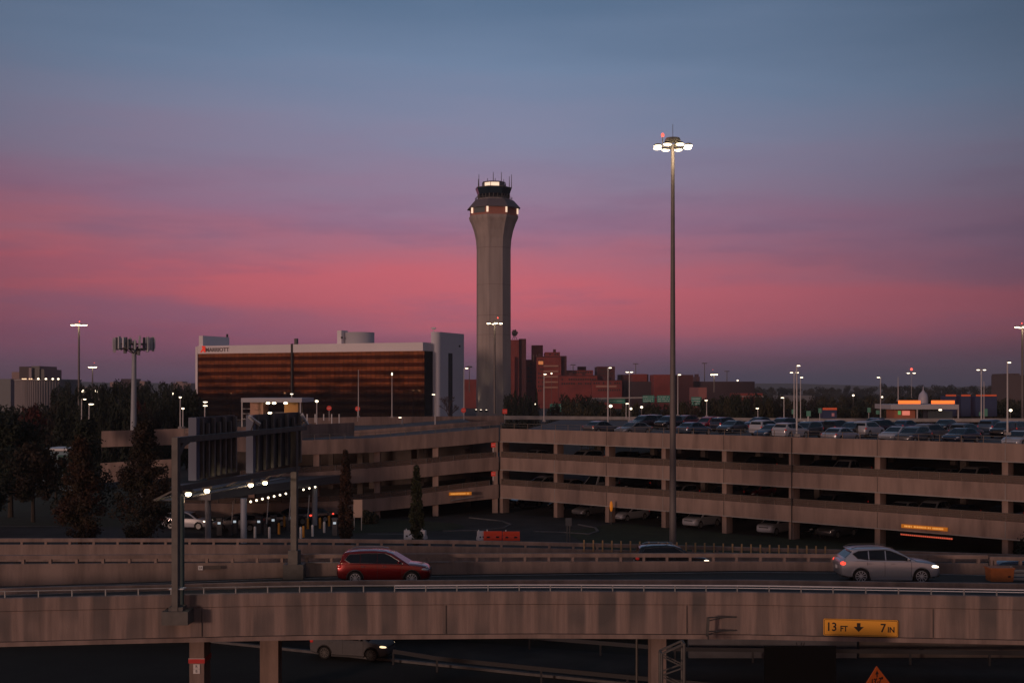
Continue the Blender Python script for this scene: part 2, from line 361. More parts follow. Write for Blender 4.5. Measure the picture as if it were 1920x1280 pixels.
# near bridge: girder, ledge, parapet, rail
br = thing('road_bridge', 'long stained concrete road bridge across the foreground with a low steel rail', 'bridge', W(960, 1190, 51))
def at0(o, p):     # keep world geometry while parented to a placed empty
    o.data.transform(Matrix.Translation(-p.location)); o.parent = p; return o
hull = hull_strip('girder', XS, lambda x: sec(x, dA(x), [(.0, 3.72), (0, 4.88), (.5, 4.88), (.5, ZRA-.02), (9.0, ZRA-.03), (9.0, 3.72)]), FASC); at0(hull, br)
at0(hull_strip('ledge', XS, lambda x: sec(x, dA(x), [(-.07, 3.53), (-.07, 3.70), (.6, 3.70), (.6, 3.53)]), CONC_SL), br)
at0(hull_strip('parapet', XS, lambda x: sec(x, dA(x), [(-.03, 4.90), (-.03, ZPA-.03), (0, ZPA), (.24, ZPA), (.26, 4.90)]), FASC), br)
def along(x0, x1, dfn, step):
    """points every `step` metres along a longitudinal line"""
    out = []; x = x0; acc = 0; p = None
    while x < x1:
        d = dfn(x); q = Vector((X(x, d), d, 0))
        if p is None or (q-p).length >= step: out.append((x, q)); p = q
        x += 1.5
    return out
ps = along(-120, 2060, dA, 1.24)
rail = []; prev = None; rl = MB(); rl2 = MB()
for x, q in ps:
    rail.append(((q.x, q.y+.10, ZPA+.13), (.045, .05, .27), 0))
    if prev is not None and True:
        rl.bar((prev.x, prev.y+.10, ZPA+.25), (q.x, q.y+.10, ZPA+.25), .04, .035)
        if x > 790: rl2.bar((prev.x, prev.y+.07, ZPA+.25), (q.x, q.y+.07, ZPA+.25), .03, .045); rl2.bar((prev.x, prev.y+.10, ZPA+.15), (q.x, q.y+.10, ZPA+.15), .03, .03)
    prev = q
pieces(rail, 'rail_post', STEEL, br); at0(rl.build('handrail', STEEL), br); at0(rl2.build('pale_handrail', mat('rail_pale', (.60, .62, .66), .5, vary=.1)), br)
jn = [(x, q) for x, q in along(-100, 2050, dA, 9.6)]
for x, q in jn: at0(MB().box((q.x, q.y-.016, 4.3), (.035, .05, 1.12)).build('fascia_joint', DKC), br)
# piers under it
def pier(px, d, w, dep, label, z1=3.52):
    t = thing('bridge_pier', label, 'pier', (X(px, d), d, -1.6), 'concrete piers under the road bridges')
    MB().box((0, 0, (z1+1.55)/2), (w, dep, z1+1.55)).build('shaft', CONC_SL, t)
    MB().box((0, 0, .15), (w+.5, dep+.5, .3)).build('footing', DKC, t)
    return t
p1 = pier(375, 52.6, .60, 1.1, 'square concrete pier with a red band and small white plates')
pier(508, 63.5, .9, 1.0, 'dark square pier standing back under the bridge left of the lower road car', 2.8)
p3 = pier(1232, 52.6, .62, 1.1, 'tan concrete pier beside the steel truss post under the bridge')
d = 52.6-.55
b = thing('pier_band', 'bright red reflective band wrapped round the concrete pier', 'band', (X(375, 52.6), 52.6, Z(1238, d)))
MB().box((0, 0, 0), (.66, 1.16, .20)).build('band', mat('red_band', (.55, .02, .02), .5), b)
MB().box((0, -.585, .09), (.67, .01, .02)).build('edge_stripe', PAINTW, b)
for i, (yy, ch) in enumerate(((1249, 'R'), (1258, 'B'))):
    s = thing('pier_plate', ('upper' if i == 0 else 'lower')+' small white identification plate under the red band on the pier', 'plate', (X(375, 52.6), 52.03, Z(yy, 52)))
    MB().box((0, 0, 0), (.27, .02, .185)).build('panel', PAINTW, s)
    text_mesh(ch, .15, 'lettering', INK, s, Matrix.Translation((0, -.014, 0)) @ XZ, .002)
# clearance sign on the fascia
a = W(1544, 1160, dA(1544)-.12); c = W(1684, 1163.5, dA(1684)-.12)
ang = math.atan2(c.z-a.z, c.x-a.x); yaw = math.atan2(c.y-a.y, c.x-a.x)
ctr = (W(1544, 1174, dA(1544)-.12)+W(1684, 1178.5, dA(1684)-.12))/2; wl = (c-a).length
sg = thing('clearance_sign', 'long amber clearance sign with black lettering 13 FT 7 IN on the bridge side', 'sign', ctr)
RM = Matrix.Rotation(yaw, 4, 'Z') @ Matrix.Rotation(-ang, 4, 'Y')
def add_sg(mb, name, m): o = mb.build(name, m, sg); o.data.transform(RM); return o
def rrect(w, hgt, r, n=5):
    out = []
    for cx, cz, t0 in ((w/2-r, hgt/2-r, 0), (-w/2+r, hgt/2-r, 90), (-w/2+r, -hgt/2+r, 180), (w/2-r, -hgt/2+r, 270)):
        for k in range(n+1): t = R(t0+90*k/n); out.append((cx+r*math.cos(t), cz+r*math.sin(t)))
    return out
def plate(w, hgt, r, y0, y1):
    mb = MB(); pr = rrect(w, hgt, r); n = len(pr)
    mb.add([(x, y0, z) for x, z in pr]+[(x, y1, z) for x, z in pr], [tuple(range(n)), tuple(range(2*n-1, n-1, -1))]+[(i, n+i, n+(i+1) % n, (i+1) % n) for i in range(n)]); return mb
SH = .66
add_sg(plate(wl, SH, .05, 0, .02), 'panel', SIGNY)
add_sg(plate(wl-.05, SH-.05, .045, -.004, .0), 'border_line', INK)
add_sg(plate(wl-.085, SH-.085, .04, -.008, -.0042), 'face', SIGNY)
def sgt(s, size, x, z, bold=.008, sx=.92):
    return text_mesh(s, size, 'lettering', INK, sg, RM @ Matrix.Translation((x, -.012, z)) @ XZ, .002, bold, sx)
sgt('13', .47, -1.13, .0); sgt('FT', .30, -.65, -.055); sgt('7', .47, .86, .0); sgt('IN', .30, 1.17, -.055)
ar = MB(); ar.add([(x-.08, y, z) for y in (-.012, -.009) for x, z in ((-.07, .19), (.07, .19), (.07, .04), (.20, .04), (0, -.16), (-.20, .04), (-.07, .04))],
    [(0, 1, 2, 3, 4, 5, 6), (13, 12, 11, 10, 9, 8, 7)]+[(i, 7+i, 7+(i+1) % 7, (i+1) % 7) for i in range(7)])
add_sg(ar, 'arrow', INK)
# sign bracket
bk_ = thing('sign_bracket', 'empty steel sign bracket bolted to the bridge side', 'bracket', W(1335, 1180, dA(1335)))
mb = MB()
q = lambda x, y, o: W(x, y, dA(x)-o)-bk_.location
mb.bar(q(1328, 1157, .75), q(1326, 1192, .75), .10, .12)
mb.bar(q(1328, 1157, .75), q(1380, 1156, .05), .05); mb.bar(q(1328, 1183, .75), q(1380, 1181, .05), .05)
mb.bar(q(1328, 1163, .75), q(1362, 1156, .05), .035); mb.bar(q(1328, 1188, .75), q(1362, 1181, .05), .035)
mb.bar(q(1328, 1192, .72), q(1328, 1198, .72), .05)
mb.build('arm', STEELD, bk_)

# divider between the near ramp and the upper road
dv = hull_strip('divider_wall', XS, lambda x: sec(x, dD(x), [(0, ZRA-.45), (0, ZD1), (.22, ZD1), (.22, ZRB-.7)]), CONC_SL)
tag(dv, 'low weathered concrete divider wall in front of the two cars', 'divider wall')
up = thing('upper_bridge_deck', 'deep shadowed concrete deck carrying the road of the red and silver cars', 'bridge deck', W(960, 1090, 62))
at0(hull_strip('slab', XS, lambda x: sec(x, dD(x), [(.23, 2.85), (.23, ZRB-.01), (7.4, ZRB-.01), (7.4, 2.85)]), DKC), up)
rd = thing('rear_bridge_deck', 'concrete deck of the rear road behind the slotted barrier', 'bridge deck', W(960, 1060, 78))
at0(hull_strip('slab', XS, lambda x: [Vector((X(x, dB(x)), dd, z)) for dd, z in ((75.5, .95), (75.5, ZRC-.01), (88.0, ZRC-.01), (88.0, .95))], DKC), rd)  # slab stops short for the same added skylight gap
# slotted barrier behind the upper road
bt = thing('slotted_barrier', 'tan concrete barrier with a slot under its top beam behind the two cars', 'barrier', W(960, 1060, 67))
def zb2(x): return Z(lerp(B2T, x), dB(x))
XB = [x for x in XS if x < 1800]+[1853]
at0(hull_strip('wall', XB, lambda x: sec(x, dB(x), [(0, 1.0), (0, zb2(x)-.02), (.03, zb2(x)), (.25, zb2(x)), (.28, 1.0)]), CONC_SL), bt)
at0(hull_strip('top_beam', XB, lambda x: sec(x, dB(x), [(0.02, zb2(x)+.22), (.02, zb2(x)+.42), (.25, zb2(x)+.42), (.25, zb2(x)+.22)]), CONC_SL), bt)
pieces([((qv.x, qv.y+.14, zb2(x)+.11), (.13, .20, .23), 0) for x, qv in along(-60, 1850, dB, 1.25)], 'post', CONC_SL, bt)
ob = thing('barrier_end_section', 'separate short barrier section with open slots at the right edge', 'barrier', W(1890, 1060, 67))
at0(hull_strip('wall', [1857, 1920, 2100, 2350], lambda x: sec(x, dB(x), [(0, 1.0), (0, zb2(x)-.12), (.25, zb2(x)-.12), (.28, 1.0)]), CONC_SL), ob)
at0(hull_strip('top_beam', [1857, 1920, 2100, 2350], lambda x: sec(x, dB(x), [(0.02, zb2(x)+.15), (.02, zb2(x)+.34), (.25, zb2(x)+.34), (.25, zb2(x)+.15)]), CONC_SL), ob)
pieces([((X(x, dB(x)), dB(x)+.14, zb2(x)+.01), (.12, .20, .28), 0) for x in (1860, 1867, 1915, 1990)], 'post', CONC_SL, ob)
# thin rail seen either side of the red car
for x0_, x1_, lab in ((570, 690, 'thin pale steel rail on the barrier left of the red car'), (775, 860, 'short thin steel rail on the barrier right of the red car')):
    rr = MB(); prev = None
    for x, qv in along(x0_, x1_, dB, .6):
        if prev is not None: rr.bar((prev.x, prev.y-.06, zb2(x)+.0), (qv.x, qv.y-.06, zb2(x)+.0), .03, .03)
        prev = qv
    tag(rr.build('steel_rail', STEEL), lab, 'rail')
# small notice on the barrier, left
nb = thing('barrier_notice', 'small white notice with a number plate on the barrier at left', 'sign', W(376, 1064, dB(376)-.03))
MB().box((0, 0, 0), (.24, .02, .22)).build('panel', PAINTW, nb)
text_mesh('2A', .16, 'lettering', INK, nb, Matrix.Translation((0, -.013, 0)) @ XZ, .002)
MB().box((.62, 0, .02), (.85, .02, .18)).build('stain_plate', DKC, nb)
# far wall of rear road
fw = thing('roadside_wall', 'long tan concrete wall with a slotted top rail along the rear road', 'wall', W(960, 1030, 88))
zt = lambda x: Z(lerp(T3, x), 88)
at0(hull_strip('wall', XS, lambda x: sec(x, 88, [(0, -1.6), (0, zt(x)-.42), (.3, zt(x)-.42), (.3, -1.6)]), CONC_SL), fw)
at0(hull_strip('top_beam', XS, lambda x: sec(x, 88, [(.03, zt(x)-.25), (.03, zt(x)), (.27, zt(x)), (.27, zt(x)-.25)]), CONC_SL), fw)
pieces([((qv.x, 88.15, zt(x)-.335), (.16, .2, .18), 0) for x, qv in along(-50, 2000, d3, 1.6)], 'post', CONC_SL, fw)
# thin posts along that wall (right half)
YP = mat('tan_post', (.42, .27, .13), .7)
px = 1095.
while px < 1560:
    yt = lerp(T3, px)-4; o = MB().box((0, 0, 0), (.10, .08, .78)).build('fence_post', YP)
    o.location = W(px, lerp(T3, px)+4.5, 87.9); tag(o, 'thin tan post in the row along the roadside wall top', 'post', 'tan posts along the rear wall'); px += 17.4

# ------------------------------------------------------------------ lower road under the bridges
flat('lower_road', [(-30, 78.5), (-21.5, 78), (-17.4, 76), (-8, 71.6), (1.1, 67.4), (10, 63.5), (60, 55), (60, 71.5), (9, 71.6), (-5, 77), (-40, 86.2)], -1.54, ASPH)
kb = MB(); kp = [(-21.5, 78), (-17.4, 76), (-8, 71.6), (1.1, 67.4), (10, 63.5), (30, 59), (60, 55)]
for a, b in zip(kp[:-1], kp[1:]): kb.bar((*a, -1.50), (*b, -1.50), .28, .14)
tag(kb.build('lower_curb', mat('kerb_grey', (.13, .13, .135), .9, vary=.3)), 'pale kerb along the near edge of the lower road', 'curb')
BLACKS = mat('dull_steel', (.035, .037, .042), .8)
def guardrail(pts, label, z0=-1.55, hgt=.72):
    t = thing('guardrail', label, 'guardrail', (*pts[0], z0), 'guardrails beside the lower road')
    mb = MB(); pm = MB(); o = Vector((*pts[0], z0))
    for a, b in zip(pts[:-1], pts[1:]):
        a = Vector((*a, z0))-o; b = Vector((*b, z0))-o
        mb.bar(a+Vector((0, 0, hgt)), b+Vector((0, 0, hgt)), .06, .22)
        k = max(1, int((b-a).length/3.6))
        for i in range(k): p = a.lerp(b, i/k); pieces([(o+p+Vector((0, .08, hgt/2-.06)), (.1, .1, hgt), 0)], 'post', BLACKS, t)
    mb.build('rail', BLACKS, t); 
guardrail([(-6.5, 70.0), (-4, 68.2), (1.5, 65.6), (10, 61.9), (30, 57.5), (55, 54)], 'dark guardrail along the near side of the lower road')
guardrail([(1, 74), (9, 70.6), (26, 69.6), (50, 67.5)], 'dark guardrail along the far side of the lower road')
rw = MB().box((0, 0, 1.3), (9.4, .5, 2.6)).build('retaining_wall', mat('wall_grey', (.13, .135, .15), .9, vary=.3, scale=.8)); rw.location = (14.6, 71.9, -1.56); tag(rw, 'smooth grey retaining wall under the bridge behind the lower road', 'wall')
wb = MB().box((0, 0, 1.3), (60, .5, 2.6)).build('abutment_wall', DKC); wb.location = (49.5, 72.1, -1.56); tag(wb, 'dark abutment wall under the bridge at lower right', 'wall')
lp = MB().tube((0, 0, 0), (0, 0, 5), .06, n=8).build('thin_pole', STEELD); lp.location = (X(1194, 60), 60, -1.56); tag(lp, 'thin dark pole standing under the bridge left of the tan pier', 'pole')
# truss post
tp = thing('truss_sign_post', 'dark steel box truss post beside the tan pier below the bridge', 'sign support', (X(1260, 48), 48, -1.7))
mb = MB()
zc = Z(1222, 48)+1.7
for dx in (-.42, .42):
    for dy in (-.3, .3): mb.tube((dx, dy, 0), (dx, dy, zc if dx < 0 else zc+.38), .055, n=8)
for k in range(6):
    z = zc-.1-k*.75
    for dy in (-.3, .3): mb.bar((-.42, dy, z), (.42, dy, z-.4), .05); mb.bar((-.42, dy, z-.7), (.42, dy, z-.4), .05)
for dy in (-.3, .3): mb.bar((-.42, dy, zc), (.42, dy, zc+.38), .07)
mb.bar((-.42, -.3, zc), (-.42, .3, zc), .06); mb.bar((.42, -.3, zc+.38), (.42, .3, zc+.38), .06)
mb.build('truss', STEELD, tp)
# back of black road sign
bs = thing('road_sign_back', 'large black rectangular back of a road sign below the bridge', 'sign', (X(1500, 45), 45, -1.7))
zz = Z(1210, 45)+1.7; MB().box((0, 0, zz-1.4), (2.52, .08, 2.8)).build('panel', mat('sign_back', (.006, .006, .006), .95, spec=.1), bs)
mb = MB(); [mb.box((dx, .12, zz/2-.3), (.14, .14, zz-.6)) for dx in (-.8, .8)]; mb.build('post', BLACK, bs)
mb = MB(); [mb.bar((dx, 0, zz), (dx*1.3, 0, zz+.12), .03) for dx in (-.1, .04, .12)]; mb.build('bracket', BLACK, bs)
# diamond sign
ds = thing('diamond_sign', "orange diamond clearance sign reading 13'-7\" at the bottom edge", 'sign', (X(1644, 42), 42, -1.7), rz=R(33))
zt2 = Z(1248, 42)+1.7; w2 = .62
mb = MB(); cz = zt2-w2; mb.add([(x, y, z) for y in (0, .02) for x, z in ((0, cz+w2), (w2, cz), (0, cz-w2), (-w2, cz))], [(0, 3, 2, 1), (4, 5, 6, 7), (0, 1, 5, 4), (1, 2, 6, 5), (2, 3, 7, 6), (3, 0, 4, 7)])
mb.build('panel', mat('sign_orange', (.65, .13, .02), .45), ds)
text_mesh("13'-7\"", .27, 'lettering', INK, ds, Matrix.Translation((0, -.01, cz+.12)) @ XZ, .003, .006, .9)
mb = MB(); mb.add([(x, y, z+cz+.36) for y in (-.01, -.006) for x, z in ((-.025, -.10), (.025, -.10), (.025, 0), (.08, 0), (0, .12), (-.08, 0), (-.025, 0))], [(0, 1, 2, 3, 4, 5, 6), (13, 12, 11, 10, 9, 8, 7)]); mb.build('arrow', INK, ds)
MB().box((0, .05, zt2/2-.3), (.08, .06, zt2-.6)).build('post', STEELD, ds)

# ================================================================== PARKING GARAGE
FACE = [(935, 139.4), (938, 139.25), (1040, 134.1), (1137, 129.2), (1243, 124.3), (1357, 119.4), (1483, 114.4), (1645, 108.6), (1885, 100.9), (2150, 93.5)]
LEV = [7.76, 4.71, 1.66]; TOPS = [9.21, 6.07, 3.09]
fp = [Vector((X(x, d), d, 0)) for x, d in FACE]
nrm = Vector((.69, .72, 0)); tan = Vector((.72, -.69, 0))
ga = thing('parking_garage', 'four level tan concrete parking garage wing receding behind the tall light mast', 'parking garage', (X(1480, 114), 114, 0))
for k, (zb, zt_) in enumerate(zip(LEV, TOPS)):
    rings = []
    for p in fp[1:]:
        rings.append([p+Vector((0, 0, zb)), p+Vector((0, 0, zt_)), p+nrm*.25+Vector((0, 0, zt_)), p+nrm*.25+Vector((0, 0, zb))])
    at0(MB().sweep(rings).build('spandrel', CONC), ga)
    lipr = [[p-nrm*.05+Vector((0, 0, zb-.02)), p-nrm*.05+Vector((0, 0, zb+.06)), p+nrm*.3+Vector((0, 0, zb+.06)), p+nrm*.3+Vector((0, 0, zb-.02))] for p in fp[1:]]
    at0(MB().sweep(lipr).build('spandrel_lip', PALE), ga)
    back_d = 100 if k == 0 else 46
    poly = [p+nrm*.26 for p in fp[1:]]
    far = [poly[-1]+nrm*back_d, poly[0]+nrm*back_d+Vector((-8 if k else -60, 0, 0))]
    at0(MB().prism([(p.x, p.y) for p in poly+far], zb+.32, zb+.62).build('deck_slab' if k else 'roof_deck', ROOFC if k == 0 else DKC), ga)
    # railing with wires above the spandrel
    rm = MB(); rpl = []; ms = MB()
    hgt = .62 if k else .55
    for a, b in zip(fp[1:-1], fp[2:]):
        a2 = a+nrm*.12; b2 = b+nrm*.12
        for zz in ([.15, .3, .45, hgt] if k else [.28, hgt]): rm.bar(a2+Vector((0, 0, zt_+zz)), b2+Vector((0, 0, zt_+zz)), .045 if zz == hgt else .03)
        kk = max(1, round((b2-a2).length/1.75))
        for i in range(kk): rpl.append((a2.lerp(b2, i/kk)+Vector((0, 0, zt_+hgt/2)), (.05, .05, hgt), 0))
        if k: ms.bar(a2+Vector((0, 0, zt_+hgt/2))+nrm*.03, b2+Vector((0, 0, zt_+hgt/2))+nrm*.03, .006, hgt-.04)
    at0(rm.build('railing', STEELD), ga); pieces(rpl, 'railing_post', STEELB, ga)
    if k: at0(ms.build('railing_mesh', MESHM), ga)
rz_ = math.atan2(-.69, .72)
for i, p in enumerate(fp[1:-1]):
    for k in range(3):
        z0 = 0 if k == 2 else TOPS[k+1]-.5; z1 = LEV[k]-.03
        q_ = p+nrm*.80+tan*(-.15)
        o = MB().box((0, 0, (z1-z0)/2), (.50, 1.0, z1-z0), rz_).build('column', CONC); o.location = q_+Vector((0, 0, z0))-ga.location; o.parent = ga
    # joint line on the face
    if i in (5,):
        jm = MB().box((0, 0, 4.6), (.10, .06, 9.1), rz_).build('expansion_joint', BLACK); jm.location = p-nrm*.02+tan*.1-ga.location; jm.parent = ga
    else:
        jm = MB()
        for k in range(3): jm.box((0, 0, (LEV[k]+TOPS[k])/2), (.05, .05, TOPS[k]-LEV[k]-.05), rz_)
        o = jm.build('panel_joint', PALE if i % 2 else DKC); o.location = p-nrm*.005-ga.location; o.parent = ga
# second rows of columns inside and a back wall added to keep the decks near black
ic = MB()
for i, p in enumerate(fp[1:-1]):
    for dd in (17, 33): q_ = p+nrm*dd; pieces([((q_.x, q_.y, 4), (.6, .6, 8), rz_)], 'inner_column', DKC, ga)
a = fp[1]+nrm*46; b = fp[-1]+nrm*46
at0(MB().bar(a+Vector((0, 0, 4)), b+Vector((0, 0, 4)), .3, 8).build('dark_backing_wall', DKC), ga)
# left, ramping wing
gl = thing('garage_ramp_wing', 'left wing of the parking garage with sloping ramp walls behind the slim trees', 'parking garage', (X(760, 134), 134, 0))
LW = [(935, 139.2), (870, 137.2), (800, 135), (697, 133), (570, 130), (440, 127), (344, 125)]
dL = lambda x: lerp(sorted(LW), x)
bands = [([(935, 801), (870, 807), (800, 813), (697, 821), (570, 825), (440, 818), (344, 812)], [(935, 827), (870, 834), (800, 840), (697, 848), (570, 852), (440, 846), (344, 840)]),
         ([(935, 856), (870, 861), (800, 868.5), (697, 877), (570, 886), (440, 893)], [(935, 881), (870, 886.5), (800, 893.5), (697, 903), (570, 912), (440, 919)]),
         ([(935, 907.5), (870, 915), (800, 924), (697, 935), (570, 942), (440, 944), (344, 943)], [(935, 933.5), (870, 940), (800, 948), (697, 959), (570, 967), (440, 969), (344, 968)])]
for k, (tt, bb) in enumerate(bands):
    xs = sorted([x for x, _ in tt]); tt = sorted(tt); bb = sorted(bb); rings = []; slab = []
    for x in xs:
        d = dL(x); z1 = Z(lerp(tt, x), d); z0 = Z(lerp(bb, x), d); xx = X(x, d)
        rings.append([(xx, d, z0), (xx, d, z1), (xx, d+.3, z1), (xx, d+.3, z0)])
        e = 95 if k == 0 else 30
        slab.append([(xx, d+.3, z0+.3), (xx, d+.3, z0+.55), (xx-(8 if k == 0 else 0), d+e, z0+.55), (xx-(8 if k == 0 else 0), d+e, z0+.3)])
    at0(MB().sweep(rings).build('spandrel', CONC), gl)
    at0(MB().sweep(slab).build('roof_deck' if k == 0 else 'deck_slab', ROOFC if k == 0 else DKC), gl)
    rm = MB(); rpl = []; ms = MB(); prev = None
    for x, qv in along(345 if k != 1 else 450, 932, dL, 1.6):
        z1 = Z(lerp(tt, x), qv.y); q2 = Vector((qv.x, qv.y+.15, z1+.55)); rpl.append(((q2.x, q2.y, z1+.28), (.05, .05, .55), 0))
        if prev is not None: rm.bar(prev, q2, .045); rm.bar(prev-Vector((0, 0, .25)), q2-Vector((0, 0, .25)), .03); ms.bar(prev-Vector((0, -.03, .28)), q2-Vector((0, -.03, .28)), .006, .5)
        prev = q2
    at0(rm.build('railing', STEELD), gl); pieces(rpl, 'railing_post', STEELD, gl)
    if k: at0(ms.build('railing_mesh', MESHM), gl)
for x in (928, 816, 706, 592, 470):
    d = dL(x)
    for k in range(3):
        z1 = Z(lerp(sorted(bands[k][1]), x), d)-.0; z0 = 0 if k == 2 else Z(lerp(sorted(bands[k+1][0]), x), d)-.4
        if x == 470 and k == 0: continue
        o = MB().box((0, 0, (z1-z0)/2), (.6, .9, z1-z0-.02)).build('column', CONC); o.location = Vector((X(x, d), d+.85, z0))-gl.location; o.parent = gl
# inner back wall of left wing, added to keep its openings dark
at0(MB().box((-17, 168, 3.5), (46, .3, 6.0)).build('dark_backing_wall', DKC), gl)
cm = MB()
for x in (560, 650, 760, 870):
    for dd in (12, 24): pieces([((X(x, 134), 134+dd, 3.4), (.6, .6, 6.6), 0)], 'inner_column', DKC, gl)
# upper ramp walls on the roof, left
def wallp(name, label, pts, m=CONC, th=.3):
    rings = [[W(x, y1, d), W(x, y0, d), W(x, y0, d)+Vector((0, th, 0)), W(x, y1, d)+Vector((0, th, 0))] for x, y0, y1, d in pts]
    o = MB().sweep(rings).build(name, m); return tag(o, label, 'wall')
wallp('ramp_wall', 'sloping brown ramp wall above the garage behind the sign gantry', [(190, 808, 838, 150), (345, 803, 833, 150), (452, 800, 828, 150), (566, 798, 826, 150)])
wallp('ramp_wall', 'short brown ramp wall with a square end on the garage roof', [(566, 796, 822, 152), (664, 792, 816, 160)])
wallp('ramp_parapet', 'long sloping ramp parapet crossing the left garage roof', [(664, 807, 818, 150), (760, 800, 810, 152), (850, 793, 802, 155), (938, 788, 796, 160)])
wallp('ramp_wall', 'long pinkish roof wall in front of the hotel behind the garage', [(560, 783, 800, 210), (700, 781, 801, 215), (860, 780, 795, 222), (945, 779, 792, 226)])
wallp('roof_rear_wall', 'low rear parapet of the garage roof under the far lamp posts', [(945, 779, 786, 226), (1200, 781, 787, 228), (1500, 784, 790, 228), (1920, 784, 791, 226), (2150, 784, 791, 226)], PALE)
wallp('lower_ramp_wall', 'lower brown ramp wall seen between the autumn trees', [(188, 868, 905, 160), (330, 860, 895, 158)])

# ------------------------------------------------------------------ entry canopy and gates
ca = thing('entry_canopy', 'flat grey entry canopy with a row of round lights over the parking gates', 'canopy', (-22, 118, 0))
cl = [(-25.9, 110), (-17.4, 131), (-24, 134), (-33.5, 112.5)]
at0(MB().prism(cl, 3.95, 4.7).build('roof', mat('canopy_metal', (.11, .11, .12), .5, .3, vary=.1)), ca)
for px, d, z in ((457, 112, 3.95), (590, 127, 3.95), (390, 116, 3.95)):
    o = MB().tube((0, 0, 0), (0, 0, z), .28, n=12).build('post', mat('post_blue_grey', (.30, .34, .40), .5), None, True); o.location = Vector((X(px, d), d, 0))-ca.location; o.parent = ca
for i in range(12):
    if i in (7, 8): continue
    t = i/11; px = 470+t*121; d = 110.3+t*16; yy = 940-t*27.5
    o = MB().ell((0, 0, 0), (.10, .10, .10)).build('downlight', LAMPW); o.location = W(px, yy, d)-ca.location; o.parent = ca
GY = mat('bollard_yellow', (.60, .25, .02), .5)
boll = [(533, 981, GY), (577, 985, GY), (600, 984, GY), (617, 980, GY), (478, 1002, PAINTW), (505, 1003, PAINTW), (564, 1003, PAINTW), (586, 999, PAINTW), (608, 992, PAINTW), (523, 995, GY), (627, 990, PAINTW), (569, 1001, GY)]
nm = ['yellow bollard nearest the right gantry post', 'yellow bollard left of the tall column at the gates', 'yellow bollard right of the canopy column', 'yellow bollard near the slim red tree', 'white bollard below the first canopy light', 'white bollard beside the ticket machines', 'white bollard right beside the gantry post base', 'white bollard in the middle of the gate row', 'white bollard left of the slim red tree', 'short yellow bollard between gate islands', 'white bollard just left of the slim red tree trunk', 'yellow bollard behind the white one right of the gantry post']
for (px, yb, m), lab in zip(boll, nm):
    d = DZ(yb+6, .02); o = MB().lathe([(.12, 0), (.12, .95), (.09, 1.03), (.02, 1.06)], n=10).build('bollard', m, None, True); o.location = (X(px, d), d, .02); tag(o, lab, 'bollard', 'bollards at the parking gates')
TM = mat('machine_grey', (.06, .065, .075), .5)
for i, (px, yb) in enumerate(((412, 1003), (441, 1000), (486, 1000), (513, 997), (548, 992), (628, 1003))):
    d = DZ(yb, .02); t = thing('ticket_machine', ['leftmost dark ticket machine at the parking gates', 'second dark ticket machine from the left at the gates', 'dark ticket machine right of the blue canopy column', 'dark ticket machine under the middle canopy lights', 'dark ticket machine beside the gantry post', 'dark ticket machine next to the slim red tree'][i], 'ticket machine', (X(px, d), d, .02), 'ticket machines at the gates')
    MB().box((0, 0, .75), (.45, .5, 1.5)).box((0, 0, 1.55), (.55, .62, .12)).build('cabinet', TM, t)
    MB().box((0, -.256, 1.15), (.26, .01, .2)).build('screen', mat('screen', (.1, .1, .1), .2, emit=(.8, .9, 1), es=.5), t)
for i, (px, d) in enumerate(((432, 118), (498, 119), (540, 122), (575, 124))):
    t = thing('gate_barrier', ['thin raised gate arm over the leftmost lane', 'thin raised gate arm beside the middle ticket machine', 'thin raised gate arm close to the gantry post', 'thin raised gate arm at the rightmost lane'][i], 'gate', (X(px, d), d, .02), 'raised gate arms')
    MB().box((0, 0, .5), (.3, .3, 1.0)).build('cabinet', TM, t); MB().bar((.1, 0, .95), (.25, 0, 3.2), .07).build('arm', PAINTW, t)
bo = thing('gate_sign', 'tan sign board on posts behind the slim red tree', 'sign', (X(671, 122), 122, .02))
MB().box((0, 0, 2.1), (.85, .08, 1.7)).build('board', mat('tan_board', (.42, .30, .24), .6), bo); mb = MB(); [mb.box((dx, 0, .7), (.08, .1, 1.4)) for dx in (-.35, .35)]; mb.build('post', STEEL, bo)
# water-filled barriers
def wbar(px, y, wpx, m, label, yaw_=0.03):
    d = DZ(y, .02); w = wpx/F*d; t = thing('water_barrier', label, 'barrier', (X(px, d), d, .02), 'plastic road barriers', yaw_)
    mb = MB(); hw = w/2
    pr = [(-.28, 0), (-.28, .18), (-.12, .42), (-.10, .80), (.10, .80), (.12, .42), (.28, .18), (.28, 0)]
    mb.sweep([[(x, py, pz) for py, pz in pr] for x in (-hw+.02, hw-.02)]); mb.build('body', m, t)
    sl = MB(); [sl.box((s*hw*.5, -.235, .30), (.16*w, .13, .12)) for s in (-1, 1)]; sl.build('fork_slot', BLACK, t)
    MB().lathe([(.05, .8), (.05, .92), (.02, .94)], (-hw*.6, 0, 0), 8).build('filler_cap', PAINTW, t)
OR = mat('barrier_orange', (.72, .055, .015), .5); WB = mat('barrier_white', (.62, .62, .66), .5)
wbar(924, 1012, 35, OR, 'left one of the two orange plastic barriers'); wbar(958.5, 1012.5, 33, OR, 'right one of the two orange plastic barriers')
wbar(901, 1012, 13, WB, 'short white plastic barrier beside the orange ones', .5); wbar(769, 1010, 24, WB, 'white plastic barrier left of the slim green tree'); wbar(794, 1010, 11, WB, 'white plastic barrier piece right of the slim green tree', -.6)
